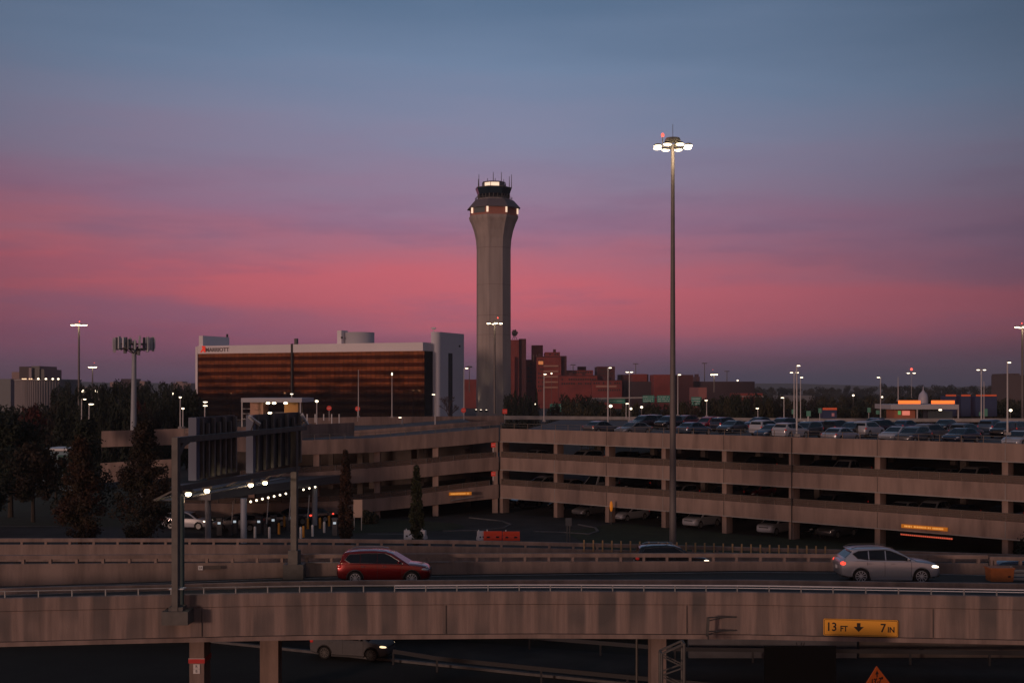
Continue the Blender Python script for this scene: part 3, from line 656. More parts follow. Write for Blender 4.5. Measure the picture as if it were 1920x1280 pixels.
# wall-mounted signs on the garage
def fsign(px, py, wpx, hpx, d, m, name, label, yaw_):
    t = thing(name, label, 'sign', W(px, py, d), rz=yaw_); w = wpx/F*d/abs(math.cos(yaw_)); hh = hpx/F*d
    MB().box((0, 0, 0), (w, .12, hh)).build('panel', m, t)
    mb = MB(); random.seed(int(px)); x = -w*.42
    while x < w*.42:
        l_ = random.uniform(.09, .16); mb.box((x, -.066, 0), (l_*.7, .01, hh*.45)); x += l_+(.12 if random.random() < .25 else .0)
    mb.build('lettering', mat('sign_amber_pale', (.95, .55, .15), .5, emit=(1, .45, .1), es=.5), t); return t
AMB = mat('sign_amber_lit', (.75, .27, .02), .5, emit=(1, .30, .02), es=.16)
fsign(1733, 988.5, 66, 7, 105.4, AMB, 'entrance_sign', 'amber entrance sign on the right garage wall above the red lights', rz_)
fsign(863, 925, 41, 6, 136.2, AMB, 'entrance_sign', 'amber entrance sign on the left garage wing wall', .35)
led = thing('clearance_bar', 'row of small red lights hanging below the amber entrance sign', 'lights', W(1738, 1006, 106))
mb = MB()
for i in range(28):
    p = W(1690+i*3.5, 1001+i*.32, 106.5-i*.14)-led.location; mb.box(p, (.10, .05, .12))
mb.build('lamp_row', mat('red_led', (.4, .05, .03), .5, emit=(1, .16, .08), es=.5), led)
MB().bar(W(1688, 999.5, 106.6)-led.location, W(1786, 1008, 102.7)-led.location, .05).build('bar', STEELD, led)
hb = thing('clearance_bar', 'thin hanging clearance bar below the left amber sign', 'bar', W(870, 936, 136)); MB().tube(W(845, 938, 136)-hb.location, W(888, 931, 136.8)-hb.location, .06).build('bar', STEEL, hb)
for i, (x, y, d, lab) in enumerate(((925, 834, 137.6, 'red no entry sign between the upper decks at the garage corner'), (925, 888, 137.6, 'red no entry sign on the middle deck at the garage corner'), (617, 765, 205, 'round red no entry sign left of the white lamp post by the hotel'), (670.5, 766, 205, 'round red no entry sign on the tall lamp post by the hotel'), (869, 769, 212, 'round red no entry sign below the white hotel stair tower'), (946.5, 771, 218, 'square red sign at the foot of the control tower'))):
    t = thing('no_entry_sign', lab, 'sign', W(x, y, d), 'red no entry signs'); r = 4.6/F*d if d > 150 else 4.4/F*d
    if i in (0, 1, 5): MB().box((0, 0, 0), (r*1.9, .06, r*1.9)).build('panel', SIGNR, t)
    else: MB().lathe([(r, -.03), (r, .03)], n=20, axis='Y').build('panel', SIGNR, t)
    MB().box((0, -.036, 0), (r*1.25, .01, r*.32)).build('bar', mat('sign_pink', (.75, .30, .28), .5), t)
    if i >= 2: MB().tube((0, .08, -r), (0, .08, -r-1.6), .05, n=6).build('post', POLEW, t)
    else: MB().tube((0, .05, -r), (0, .05, -r-.5), .06, n=6).build('post', POLEW, t)
for i, (x, y0, y1) in enumerate(((812*.0+576, 776, 792), (591, 776, 792), (607, 776, 788), (622, 776, 794), (636, 776, 793))):
    o = MB().tube((0, 0, 0), (0, 0, (y1-y0)/F*200), .09, n=8).build('bollard', PAINTW); o.location = W(x, y1, 200); tag(o, 'pale bollard on the roof drive between the signal hut and the tall lamp posts', 'bollard', 'pale bollards on the roof drive')

# ================================================================== LAMP POSTS
def lamp(px, yt, yb, d, heads, label, m=POLEW, r=.09, group='lamp posts around the garage', name='lamp_post', hm=LAMPW, hs=(.25, .15, .085), z0=None, red=None):
    base = W(px, yb, d); t = thing(name, label, 'lamp post', base, group); H = (yb-yt)/F*d
    MB().tube((0, 0, 0), (0, 0, H), r, r*.65, 8).build('pole', m, t, True)
    MB().box((0, 0, .12), (r*5, r*5, .24)).build('base', PALE, t)
    for hx, hy in heads:
        p = Vector((hx/F*d, 0, H-hy/F*d)); s = d/200 if d > 140 else max(.7, d/200)
        if abs(hx) > 1.5: MB().tube((0, 0, H-.1), (p.x*.7, 0, p.z+.1*s), .04, n=6).build('arm', m, t)
        MB().ell((p.x, 0, p.z+.06*s), (hs[0]*s*1.1, hs[1]*s*1.1, hs[2]*s)).build('lamp_head', STEELD, t, True)
        MB().ell((p.x, 0, p.z-.03*s), (hs[0]*s, hs[1]*s*1.3, hs[2]*s*.95)).build('lamp_lens', hm, t, True)
    if red: MB().ell((red[0]/F*d, 0, H+red[1]/F*d), (.3*d/300, .3*d/300, .3*d/300)).build('beacon', REDL, t)
    return t
lamp(672, 693, 782, 205, [], 'very slim pale pole without a lit lamp in front of the hotel')
lamp(735, 700, 783, 205, [(0, 0)], 'slim pale lamp post near the middle of the hotel front', hs=(.12, .12, .3))
lamp(594, 748, 812, 165, [(0, 3)], 'white globe lamp post right of the signal hut', hs=(.28, .28, .24))
lamp(547, 738, 748, 178, [(0, 0)], 'short lamp standing behind the hut roof')
lamp(816, 738, 800, 180, [(-3, 1)], 'lamp post at the left edge of the white hotel stair tower')
lamp(754, 782, 797, 200, [(-4, 0)], 'short wall lamp low on the roof drive before the hotel')
lamp(870, 690, 790, 214, [(5, 0)], 'lamp post in front of the right edge of the white stair tower')
lamp(1020, 701, 790, 195, [(2, 0)], 'lamp post just right of the control tower base')
lamp(1140, 689, 802, 150, [(4, 0)], 'tall lamp post rising at the garage edge left of the mast')
lamp(1180, 697, 790, 190, [(-4, 0), (4, 0)], 'twin headed lamp post just left of the tall mast')
lamp(1174, 756, 786, 215, [(2, 0)], 'small lamp post beside the twin headed one')
lamp(1271, 702, 780, 200, [(3, 0)], 'lamp post immediately right of the tall mast')
lamp(1325, 750, 781, 225, [(-1, 0)], 'small lamp post above the red car on the roof')
lamp(1470, 744, 785, 210, [(-3, 1)], 'small lamp post left of the twin lamp cluster')
lamp(1489, 698, 800, 165, [(-5, 0), (6, 0)], 'twin headed lamp post in the cluster of three on the roof')
lamp(1494, 685, 818, 118, [(3, 0)], 'tallest lamp post in the cluster of three on the roof')
lamp(1501, 707, 790, 205, [(2, 0)], 'rightmost lamp post in the cluster of three on the roof')
lamp(1651, 707, 787, 200, [(-4, 0)], 'slim lamp post left of the toll booth')
lamp(1684, 707, 752, 236, [], 'slim pale pole rising behind the left end of the toll booth', hm=LAMP)
lamp(1709, 699, 745, 520, [(-6, 0), (5, 0)], 'twin lamp mast with a red beacon behind the toll booth', red=(0, 7), group=None)
lamp(1840, 693, 803, 150, [(-6, 0), (6, 0)], 'twin headed lamp post right of the toll booth')
lamp(1845, 715, 790, 215, [], 'thin grey pole just behind the twin headed lamp post at right')
lamp(1889, 679, 815, 112, [(3, 0)], 'tall single lamp post near the right edge on the roof')
lamp(1421, 764, 784, 230, [(-1, 1)], 'dim short lamp among the roof cars')
lamp(384, 753, 790, 160, [(1, 0), (1, 7)], 'lamp post with two stacked lamps at the left of the hotel foot', hs=(.36, .16, .11))
lamp(338, 743, 803, 152, [(0, 1)], 'taller of the two lamp posts left of the hotel', hs=(.22, .2, .13))
lamp(343, 765, 803, 153, [(0, 0)], 'shorter of the two lamp posts left of the hotel', hs=(.24, .2, .15))
lamp(153, 748, 800, 160, [(6, 0)], 'taller of the two lamps above the left autumn trees')
lamp(167, 757, 800, 160, [(4, 0)], 'shorter of the two lamps above the left autumn trees', hs=(.42, .2, .13))
def highmast(px, yt, yb, d, r, hr, n, label, red=None, m=POLE, hs=(.30, .26, .13), rb=None, cap=True, whip=0, tw=0, glow=22):
    base = W(px, yb, d); t = thing('high_mast', label, 'light mast', base, 'high mast lights'); H = (yb-yt)/F*d
    MB().tube((0, 0, 0), (0, 0, H), rb or r*1.8, r, 16).build('pole', m, t, True)
    fr = MB(); rh = hr*.62
    for i in range(16):
        a = 2*math.pi*i/16; b = 2*math.pi*(i+1)/16
        fr.bar((rh*math.cos(a), rh*math.sin(a), H-.02), (rh*math.cos(b), rh*math.sin(b), H-.02), .07*hr, .09*hr)
    for i in range(4):
        a = math.pi*i/2+.4; fr.bar((0, 0, H-.02), (rh*math.cos(a), rh*math.sin(a), H-.02), .06*hr)
        fr.bar((.5*rh*math.cos(a), .5*rh*math.sin(a), H-.02), (.2*rh*math.cos(a), .2*rh*math.sin(a), H+.45*hr), .05*hr)
    fr.build('lamp_ring', STEELD, t)
    if cap: MB().lathe([(hr*.50, H+.30*hr), (hr*.50, H+.34*hr), (hr*.42, H+.52*hr), (hr*.1, H+.58*hr)], n=16).build('head_cap', STEELD, t, True)
    for i in range(n):
        a = 2*math.pi*i/n+tw; c = Vector((hr*math.cos(a), hr*math.sin(a), H-.05))
        MB().ell(c+Vector((0, 0, hs[2]*.7)), (hs[0]*1.0, hs[1]*1.0, hs[2])).build('lamp_head', STEELD, t, True)
        MB().ell(c, (hs[0]*1.05, hs[1]*1.05, hs[2]*.8)).build('lamp_lens', LAMP, t, True)
    ld = bpy.data.lights.new('mast_light', 'POINT'); ld.energy = glow*n; ld.color = (1, .72, .42); ld.shadow_soft_size = .25
    for q_ in range(2):
        lo_ = bpy.data.objects.new('mast_light', ld); COL.objects.link(lo_); lo_.parent = t; lo_.location = ((-.7, .7)[q_]*hr, -.9*hr, H-.55*hr)
    if red:
        MB().tube((red[0]*hr, 0, H), (red[0]*hr, 0, H+red[1]*hr), .025*hr, n=6).build('beacon_stem', STEELD, t)
        MB().ell((red[0]*hr, 0, H+red[1]*hr+.08*hr), (.10*hr, .10*hr, .13*hr), 10, 6).build('beacon', REDL, t)
    if whip: MB().tube((0, 0, H+.5*hr), (0, 0, H+.5*hr+whip), .02, n=5).build('lightning_rod', STEELD, t)
    return t
highmast(1261.5, 275, 1030, 100, .13, 1.28, 8, 'tallest high mast light with a ring of eight lamps and a red beacon', (-.62, .62), whip=1.1, rb=.28, tw=.32, glow=26)
highmast(927.5, 606, 775, 330, .22, 1.6, 4, 'high mast light standing in front of the control tower', (.5, .8), hs=(.45, .45, .24), rb=.3, cap=False, tw=.2)
highmast(148, 609, 800, 300, .20, 1.3, 4, 'high mast light above the trees at far left', (.1, .5), hs=(.62, .4, .18), rb=.28, tw=.1, cap=False)
highmast(173.5, 688, 740, 800, .3, 1.8, 4, 'small distant mast light between the left mast and the antenna tower', (.6, 1.4), hs=(.9, .7, .4), cap=False)
highmast(1917, 613, 800, 280, .20, 1.2, 4, 'high mast light cut by the right edge of the view', (-.1, .6), hs=(.5, .4, .2), rb=.3, cap=False)
highmast(1339, 702, 735, 700, .22, 1.4, 4, 'small distant mast light with a red beacon right of the brewery', (-.5, 1.8), hs=(.6, .6, .4), cap=False)
for i, (x, yt, yb, d) in enumerate(((880, 686, 735, 520), (1074.5, 683, 694, 900), (1192, 681, 705, 900), (1321, 680, 716, 900), (1363, 695, 716, 900))):
    t = thing('unlit_mast', ['thin unlit mast between the stair tower and control tower', 'thin unlit mast on the left brick roofs', 'thin unlit mast above the green road signs', 'thin unlit mast above the long dark warehouse', 'short unlit mast at the right end of the warehouse'][i], 'mast', W(x, yb, d), 'distant unlit masts'); H = (yb-yt)/F*d
    MB().tube((0, 0, 0), (0, 0, H), .35*d/900, .25*d/900, 6).build('pole', POLE, t); MB().lathe([(1.9*d/900, H-.6), (1.9*d/900, H-.1), (.5, H)], n=10).build('lamp_ring', POLE, t)
# free lights far off: small lamps between the trees
for i, (x, y, d, r, lab) in enumerate(((155.5, 733, 420, .55, 'left one of two bright lamps over the dark trees'), (180.5, 733, 420, .55, 'right one of two bright lamps over the dark trees'), (324, 738, 500, .5, 'small distant lamp left of the hotel'), (1203, 763, 300, .32, 'small lamp below the green road signs'), (1183, 766, 280, .28, 'small lamp beside the green plate left of the mast'), (1600, 741, 500, .42, 'distant lamp over the woods at right'), (1654, 744, 480, .35, 'distant lamp beside the slim lamp post'), (1763, 768, 236, .30, 'round lamp under the toll booth roof'), (1895, 769, 240, .30, 'round lamp beside the right lamp post'), (1145, 761, 260, .35, 'lamp beside the tall lamp post left of the mast'), (1034, 700, 880, .6, 'small lamp on the brick brewery front'), (1003, 757, 400, .3, 'faint lamp at the shrubs right of the control tower'), (1383, 713, 880, .6, 'faint lamp on the long warehouse roof'), (292, 738, 520, .3, 'faint lamp among the trees behind the antenna tower'))):
    t = thing('distant_lamp', lab, 'lamp', W(x, y, d)); MB().ell((0, 0, 0), (r, r, r*.8), 10, 6).build('lamp_lens', LAMPW, t); zz = W(x, y, d).z
    MB().tube((0, .2, -zz+.0), (0, .2, -r*.7), .06 if d < 300 else .12, n=6).build('pole', POLE, t)

# ================================================================== SIGN GANTRY
GX0, GX1 = X(333, 50), X(552, 66)
gp = lambda t, z, off=0: Vector((GX0+(GX1-GX0)*t+off, 50+16*t, z))
gt = thing('sign_gantry', 'weathered steel sign gantry with rounded corners spanning the two near roads', 'sign gantry', gp(0, 4.4))
def G(mb, name, m, smooth=False): o = mb.build(name, m, gt, smooth); o.data.transform(Matrix.Translation(-gt.location)); return o
zT = lambda t: 11.50-.05*t; zL = lambda t: 9.62-.25*t
dirg = (gp(1, 0)-gp(0, 0)).normalized()
post = MB(); post.bar(gp(-.01, 4.7), gp(-.01, 11.62), .24, .32, up=dirg)
arc = [gp(-.002, 10.95), gp(.012, 11.18), gp(.03, 11.36), gp(.06, 11.44)]
for a, b in zip(arc[:-1], arc[1:]): post.bar(a, b, .24, .2)
G(post, 'near_post', STEELD)
G(MB().tube(gp(.028, 4.9), gp(.028, 9.3), .10, n=10), 'conduit', mat('conduit_green', (.05, .09, .09), .5))
post = MB(); post.bar(gp(1.0, 4.6), gp(1.0, 11.3), .30, .36, up=dirg); post.bar(gp(1.0, 4.3), gp(1.0, 5.2), .5, .62, up=dirg); G(post, 'far_post', STEELD)
G(MB().bar(gp(0, zT(0)), gp(1.12, zT(1.1)), .26, .24), 'top_beam', STEELD)
G(MB().bar(gp(.0, zL(0)), gp(1.04, zL(1)), .26, .22), 'lower_beam', STEELD)
G(MB().bar(gp(.0, zL(0)-.45, -.9), gp(1.04, zL(1)-.42, -.9), .08, .08).bar(gp(0, zL(0)-.45, -.9), gp(0, zL(0), 0), .07).bar(gp(.5, zL(.5)-.45, -.9), gp(.5, zL(.5), 0), .07).bar(gp(.98, zL(1)-.4, -.9), gp(.98, zL(1), 0), .07), 'lamp_rail', STEELD)
wk = MB(); wk.bar(gp(.02, zL(0)-.5, -.6), gp(1.0, zL(1)-.45, -.6), .55, .03); G(wk, 'catwalk', STEELD)
mb = MB(); mb.box(gp(0, 4.62), (1.02, .9, .52)); mb.box(gp(0, 4.93), (.55, .6, .2)); G(mb, 'near_pedestal', PALE if False else STEELD)
mb = MB(); mb.box(gp(1.0, 4.12, 0), (1.05, .8, .75)); G(mb, 'far_pedestal', STEELD)
mb = MB(); mb.box(gp(-.0, 5.72), (.56, .5, .03)); G(mb, 'pale_collar', PAINTW)
for s, e, zb_, lab in ((.20, .50, 9.72, 'left'), (.66, 1.15, 9.55, 'right')):
    z1 = 12.34-.1*s
    t = thing('highway_sign', ('nearer' if lab == 'left' else 'farther')+' dark highway sign panel seen from its ribbed back on the gantry', 'sign', gp(s, zb_), 'gantry sign panels')
    def S(mb, name, m): o = mb.build(name, m, t); o.data.transform(Matrix.Translation(-t.location)); return o
    S(MB().bar(gp(s, (zb_+z1)/2, -.45), gp(e, (zb_+z1)/2, -.45), .10, z1-zb_), 'panel', mat('sign_back_grey', (.055, .06, .065), .5, .3, vary=.3, scale=3))
    nb_ = 7; mb = MB()
    for i in range(nb_):
        u = s+.02+(e-s-.04)*i/(nb_-1); mb.bar(gp(u, zb_+.05, -.30), gp(u, z1-.25 if i % 2 else z1-.05, -.30), .14, .16, up=dirg)
    S(mb, 'stiffener', mat('stiffener_grey', (.16, .16, .16), .5, .3, vary=.3, scale=2))
    S(MB().bar(gp(s-.012, zb_, -.45), gp(s-.012, z1, -.45), .34, .40, up=dirg), 'end_box', mat('sign_edge_blue', (.045, .07, .13), .5))
for i, (x, y, d) in enumerate(((353, 926, 51), (388, 920, 54), (470, 909, 59.3), (497, 905, 62))):
    p = W(x, y, d); t = thing('floodlight', ['glaring floodlight at the near end of the gantry', 'second glaring floodlight from the near end of the gantry', 'third glaring floodlight under the farther sign panel', 'farthest of the four glaring gantry floodlights'][i], 'floodlight', p, 'gantry floodlights')
    MB().box((0, .02, .12), (.36, .34, .10)).build('housing', STEELD, t)
    ld = bpy.data.lights.new('flood_light', 'POINT'); ld.energy = 26; ld.color = (1, .70, .42); ld.shadow_soft_size = .12; lo_ = bpy.data.objects.new('flood_light', ld); COL.objects.link(lo_); lo_.parent = t; lo_.location = (0, 0, -.28)
    MB().ell((0, 0, 0), (.12, .12, .09)).build('lens', LAMPF, t, True)
    tt = (d-50)/16; q = gp(min(tt, 1), zL(tt)-.12); MB().bar(Vector((0, 0, .16)), q-p, .05).build('bracket', STEELD, t)
for x, y, d, lab, rx, r2 in ((477, 788, 59, 'white tilted panel in front of the farther sign top', .62, (.62, .10, .16)), (571, 786, 66, 'white tilted panel at the far end of the gantry top', 1.05, (.62, .10, .16))):
    p = W(x, y, d); t = thing('tilted_panel', lab, 'panel', p, 'white tilted panels')
    o = MB().box((0, 0, 0), (.66, .34, .05)).build('panel', mat('panel_pale', (.62, .66, .72), .4), t); o.rotation_euler = (R(-28), rx, 0)
    MB().bar((0, .05, -.05), gp((d-50)/16, 11.6)-p, .06).build('arm', STEELD, t)

# ================================================================== SIGNAL HUT (roof structure behind the gantry)
hu = thing('entry_hut', 'small flat roofed hut with three lights under its pale roof behind the gantry', 'hut', (X(508, 170), 170, Z(800, 170)))
def HW(x, y, d=170): return W(x, y, d)-hu.location
zr0, zr1 = Z(756, 170), Z(747, 170)
def hbox(x0, x1, y0, y1, d0, d1): return MB().box(((X(x0, d0)+X(x1, d0))/2-hu.location.x, (d0+d1)/2-170, (Z(y0, d0)+Z(y1, d0))/2-hu.location.z), (X(x1, d0)-X(x0, d0), d1-d0, Z(y0, d0)-Z(y1, d0)))
hbox(452, 566, 746, 754, 168, 178).build('roof', mat('roof_pale', (.42, .43, .46), .5), hu)
hbox(469, 493, 754, 800, 171, 175).build('wall', mat('hut_tan', (.48, .29, .22), .8), hu)
hbox(533, 559, 754, 800, 171, 175).build('wall', mat('hut_orange', (.50, .27, .10), .8), hu)
hbox(493, 533, 772, 800, 173, 175).build('booth', TM, hu)
for x in (453.5, 563): hbox(x-1, x+1, 754, 800, 168.2, 168.5).build('post', POLEW, hu)
for y in (766, 775, 785): hbox(455, 469, y-.6, y+.6, 169, 169.2).build('rail', POLEW, hu)
for x, y in ((502.5, 755.5), (514, 755.5), (535.5, 755.5), (506, 774)):
    o = MB().ell((0, 0, 0), (.27, .2, .13)).build('ceiling_light', LAMP, hu); o.location = HW(x, y, 169.5)

# ================================================================== TOLL BOOTH (right)
tb = thing('toll_booth', 'toll booth with glowing orange signs on its flat roof and brick lit walls', 'toll booth', (X(1735, 230), 230, Z(785, 230)))
def tbox(x0, x1, y0, y1, d0, d1): return MB().box(((X(x0, d0)+X(x1, d0))/2-tb.location.x, (d0+d1)/2-230, (Z(y0, d0)+Z(y1, d0))/2-tb.location.z), (X(x1, d0)-X(x0, d0), d1-d0, Z(y0, d0)-Z(y1, d0)))
tbox(1670, 1798, 758, 767, 228, 238).build('roof', mat('roof_pale', (.42, .43, .46), .5), tb)
tbox(1677, 1716, 767, 789, 231, 236).build('wall', mat('booth_brick', (.42, .16, .10), .85), tb)
for x in (1720, 1797): tbox(x-1, x+1, 767, 786, 228.4, 228.7).build('post', POLEW, tb)
tbox(1740, 1786, 770, 786, 233, 236).build('booth', mat('booth_teal', (.06, .09, .11), .4), tb)
for x0, x1 in ((1685, 1726), (1747, 1790)):
    o = tbox(x0, x1, 750.5, 757, 229, 229.3).build('roof_sign', SIGNO, tb)
tbox(1692, 1706, 770, 778, 230.9, 231).build('lit_window', mat('window_pink', (.8, .3, .25), .5, emit=(1, .28, .2), es=.45), tb)
tbox(1684, 1689, 770, 777, 230.9, 231).build('green_light', mat('window_green', (.1, .3, .1), .5, emit=(.2, .8, .25), es=.25), tb)
for i, (x, y0, y1, d) in enumerate(((1487, 767, 776, 170), (1515.5, 770, 780, 140), (1537, 765, 774, 190), (1629, 764, 773, 200), (1646, 769, 776, 205), (1838, 772, 779, 165), (1848, 766, 780, 200))):
    t = thing('lot_sign', ['small green plate on the twin lamp post cluster', 'green aisle sign on a pale post among the roof cars', 'green aisle sign left of the blue kiosk', 'green aisle sign left of the slim lamp post', 'wide green plate beside the slim lamp post', 'small pale green plate on the twin lamp post at right', 'tall green plate right of the twin lamp post'][i], 'sign', W(x, (y0+y1)/2, d), 'green aisle signs on the roof')
    MB().box((0, -.12, 0), ((8 if i in (1, 4) else 6)/F*d, .05, (y1-y0)/F*d)).build('panel', mat('aisle_green', (.10, .30, .22), .5), t)
    if i in (1, 2, 3): MB().tube((0, 0, -.3), (0, 0, -(802 if i == 1 else 788)/F*d+(y0+y1)/2/F*d), .09 if i == 1 else .05, n=8).build('post', POLEW, t)
kq = thing('blue_kiosk', 'dark blue kiosk with a dull orange sign on top among the roof cars', 'kiosk', W(1553, 785, 210)); s_ = 210/F
MB().box((0, 0, 9*s_), (26*s_, 2, 16*s_)).build('body', mat('kiosk_blue', (.03, .05, .12), .4), kq); MB().box((0, -1.0, 19*s_), (26*s_, .2, 4*s_)).build('roof_sign', mat('dull_orange', (.5, .10, .04), .5, emit=(1, .12, .04), es=.15), kq)
MB().box((6*s_, -1.02, 8*s_), (5*s_, .05, 6*s_)).build('notice', mat('sign_pink2', (.6, .3, .35), .5), kq)
for i, (x0, x1) in enumerate(((1768, 1788), (1797, 1815), (1824, 1864))):
    t = thing('rental_kiosk', ['leftmost dark kiosk with a dim orange fascia behind the toll booth', 'middle narrow kiosk with a dim orange fascia', 'widest kiosk with a dim orange fascia at right'][i], 'kiosk', W((x0+x1)/2, 780, 262), 'kiosks beyond the toll booth'); s_ = 262/F
    MB().box((0, 0, 19*s_), ((x1-x0)*s_, 3, 38*s_)).build('body', mat('kiosk_blue', (.03, .05, .12), .4), t); MB().box((0, -1.55, 39*s_), ((x1-x0)*s_*.95, .2, 3.2*s_)).build('fascia_sign', mat('dull_orange', (.5, .10, .04), .5, emit=(1, .12, .04), es=.15), t)
wt = thing('water_tank', 'small pale bulb topped tank rising behind the toll booth roof', 'tank', W(1731, 756, 330)); s_ = 330/F
MB().lathe([(9*s_, 0), (9*s_, 10*s_), (7.5*s_, 17*s_), (3*s_, 22*s_), (1*s_, 25*s_), (.6*s_, 32*s_)], n=14).build('shell', mat('tank_pale', (.42, .42, .50), .5), wt, True)
# highway signs
def hsign(x0, x1, y0, y1, d, label, lines, zb_=None):
    t = thing('highway_sign', label, 'sign', W((x0+x1)/2, (y0+y1)/2, d), 'green highway signs'); w = (x1-x0)/F*d; hh = (y1-y0)/F*d
    MB().box((0, 0, 0), (w, .15, hh)).build('panel', SIGNG, t)
    mb = MB(); random.seed(int(x0))
    for k in range(lines):
        z = hh*(.5-(k+.7)/(lines+.4)); x = -w*.42
        while x < w*.40:
            l_ = random.uniform(.5, .9)*hh*.13; mb.box((x, -.09, z), (l_*.8, .02, hh*.15)); x += l_*(2.4 if random.random() < .2 else 1.15)
    mb.build('lettering', mat('sign_letters', (.45, .55, .52), .5), t)
    mb = MB(); zz = W(x0, y1, d).z
    for dx in (-w*.38, w*.38): mb.box((dx, .2, -(zz+hh/2)/2), (.25, .25, zz+hh))
    mb.build('post', STEELD, t)
hsign(1031, 1084, 757, 771, 420, 'long low green highway sign right of the control tower', 2)
hsign(1205, 1227, 741, 754, 420, 'left one of two adjoining green highway signs beside the mast', 3)
hsign(1232, 1258, 741, 754, 420, 'right one of two adjoining green highway signs beside the mast', 3)
hsign(1296, 1315, 744, 760, 420, 'square green highway sign right of the mast', 3)
hsign(1142, 1172, 747, 756, 425, 'dim green highway sign left of the twin lamp post', 1)
gb = tag(MB().bar(W(1105, 747, 424), W(1262, 744, 424), .8, .5).bar(W(1105, 747, 424), W(1105, 775, 424), .5).build('sign_bridge', PALE), 'long pale sign bridge carrying the green highway signs', 'sign bridge')
tag(MB().bar(W(1104, 751, 430), W(1168, 750, 430), 3, 1.2).build('overpass_wall', PALE), 'short pale overpass wall behind the low shrubs', 'wall')

# ================================================================== CONTROL TOWER
ct = thing('control_tower', 'tall concrete airport control tower with a flared head and antennas', 'control tower', (X(925.5, 600), 600, 0))
S6 = 600/F; rot = R(31)
def tz(y): return Z(y, 600)
TC = mat('tower_concrete', (.42, .36, .335), .9, vary=.30, scale=.45, stretch=(1, 1, .07), bump=.1, lo=.3, hi=.62)
oct_ = lambda prof, n=8: MB().lathe([(r*S6, tz(y)) for r, y in prof], n=n, rot0=rot)
oct_([(33.8, 790), (33.2, 640), (33, 520), (33, 468), (34.5, 450), (38, 434), (43, 420), (47, 412), (48, 407)]).build('shaft', TC, ct)
oct_([(47, 407), (46, 404), (46, 391)]).build('gallery_wall', mat('tower_brown', (.36, .15, .11), .8), ct)
oct_([(51.5, 393), (51.5, 391.5), (39, 378), (37, 377)]).build('skirt_roof', mat('tower_roof', (.13, .11, .12), .6), ct)
oct_([(31, 377), (31, 373.5)]).build('cab_sill', PALE, ct)
oct_([(29.5, 374), (31, 366)]).build('cab_glass', GLASS, ct); 
oct_([(31, 366), (35, 354.5)]).build('cab_glass_upper', mat('cab_glass_blue', (.015, .03, .045), .15), ct)
oct_([(35.3, 354.5), (35.3, 353)]).build('cab_roof', STEELD, ct)
oct_([(21.5, 353), (21.5, 343.5)]).build('penthouse', mat('penthouse', (.16, .16, .18), .7), ct)
oct_([(22.5, 343.5), (22.5, 342.3), (8, 341)]).build('penthouse_roof', STEELD, ct)
LIT = mat('tower_lit_panel', (.8, .62, .5), .5, emit=(1, .72, .52), es=.95)
def facet(idx, y0, y1, r, w0, w1, name, m, push=.15, sl=0):
    a = rot+2*math.pi*(idx)/8; b = rot+2*math.pi*(idx+1)/8
    A = Vector((math.cos(a), math.sin(a), 0))*r*S6; B = Vector((math.cos(b), math.sin(b), 0))*r*S6; nn = (A+B).normalized()*push
    p = A.lerp(B, w0)+nn; q = A.lerp(B, w1)+nn
    vs = [(v.x+k*nn.x, v.y+k*nn.y, z) for k in (0, -1.3) for v, z in ((p, tz(y0)), (q, tz(y0)), (q, tz(y1)), (p, tz(y1)))]
    MB().add(vs, [(0, 1, 2, 3), (7, 6, 5, 4), (0, 4, 5, 1), (1, 5, 6, 2), (2, 6, 7, 3), (3, 7, 4, 0)]).build(name, m, ct)
# which facets face the camera: indices with normal toward -Y
fc = sorted(range(8), key=lambda i: math.sin(rot+2*math.pi*(i+.5)/8))[:3]
fc.sort(key=lambda i: math.cos(rot+2*math.pi*(i+.5)/8))
l_, m_, r_ = fc
for f_ in fc:
    facet(f_, 403, 392, 46, -.04, .06, 'corner_light', LIT, .3); 
facet(r_, 403, 392, 46, .94, 1.04, 'corner_light', LIT, .3)
facet(l_, 403, 393, 46, .14, .86, 'gallery_window', mat('gallery_glass', (.10, .13, .14), .2), .2)
facet(m_, 352, 344.5, 21.5, .04, .96, 'lit_window', LIT, .2); facet(l_, 352, 344.5, 21.5, .2, .96, 'lit_window', LIT, .2)
mb = MB()
for f_ in fc+[(l_-1) % 8, (r_+1) % 8]:
    for w_ in (0, .33, .66):
        a = rot+2*math.pi*f_/8; b = rot+2*math.pi*(f_+1)/8
        A = Vector((math.cos(a), math.sin(a), 0)).lerp(Vector((math.cos(b), math.sin(b), 0)), w_)
        mb.bar((A.x*29.8*S6, A.y*29.8*S6, tz(374)), (A.x*31.3*S6, A.y*31.3*S6, tz(366)), .35)
mb.build('mullion', STEELD, ct)
for x, y0, y1, dd in ((898, 356, 327, 0), (896.5, 356, 334, 3), (914, 343, 333, 2), (925, 343, 324, -2), (928.5, 343, 333, 2), (940, 343, 322, 1), (944.5, 345, 336, 0), (947.5, 352, 340, 4), (955, 354, 331, 0), (959, 354, 328, -1), (904, 354, 341, 4)):
    MB().tube(((x-925.5)*S6, dd, tz(y0)), ((x-925.5)*S6, dd, tz(y1)), .22 if x != 947.5 else .7, .12, 6).build('antenna', STEELD, ct)
rl_ = MB()
for hz_ in (tz(371.5), tz(373.5)):
    for i in range(8):
        a = rot+2*math.pi*i/8; b = rot+2*math.pi*(i+1)/8; rr = 36*S6
        rl_.bar((rr*math.cos(a), rr*math.sin(a), hz_), (rr*math.cos(b), rr*math.sin(b), hz_), .12)
for i in range(32):
    a = rot+2*math.pi*i/32; k = math.cos(math.pi/8)/math.cos(((i % 4)-0)*math.pi/16-math.pi/8); rr = 36*S6*k; rl_.bar((rr*math.cos(a), rr*math.sin(a), tz(377)), (rr*math.cos(a), rr*math.sin(a), tz(371.5)), .12)
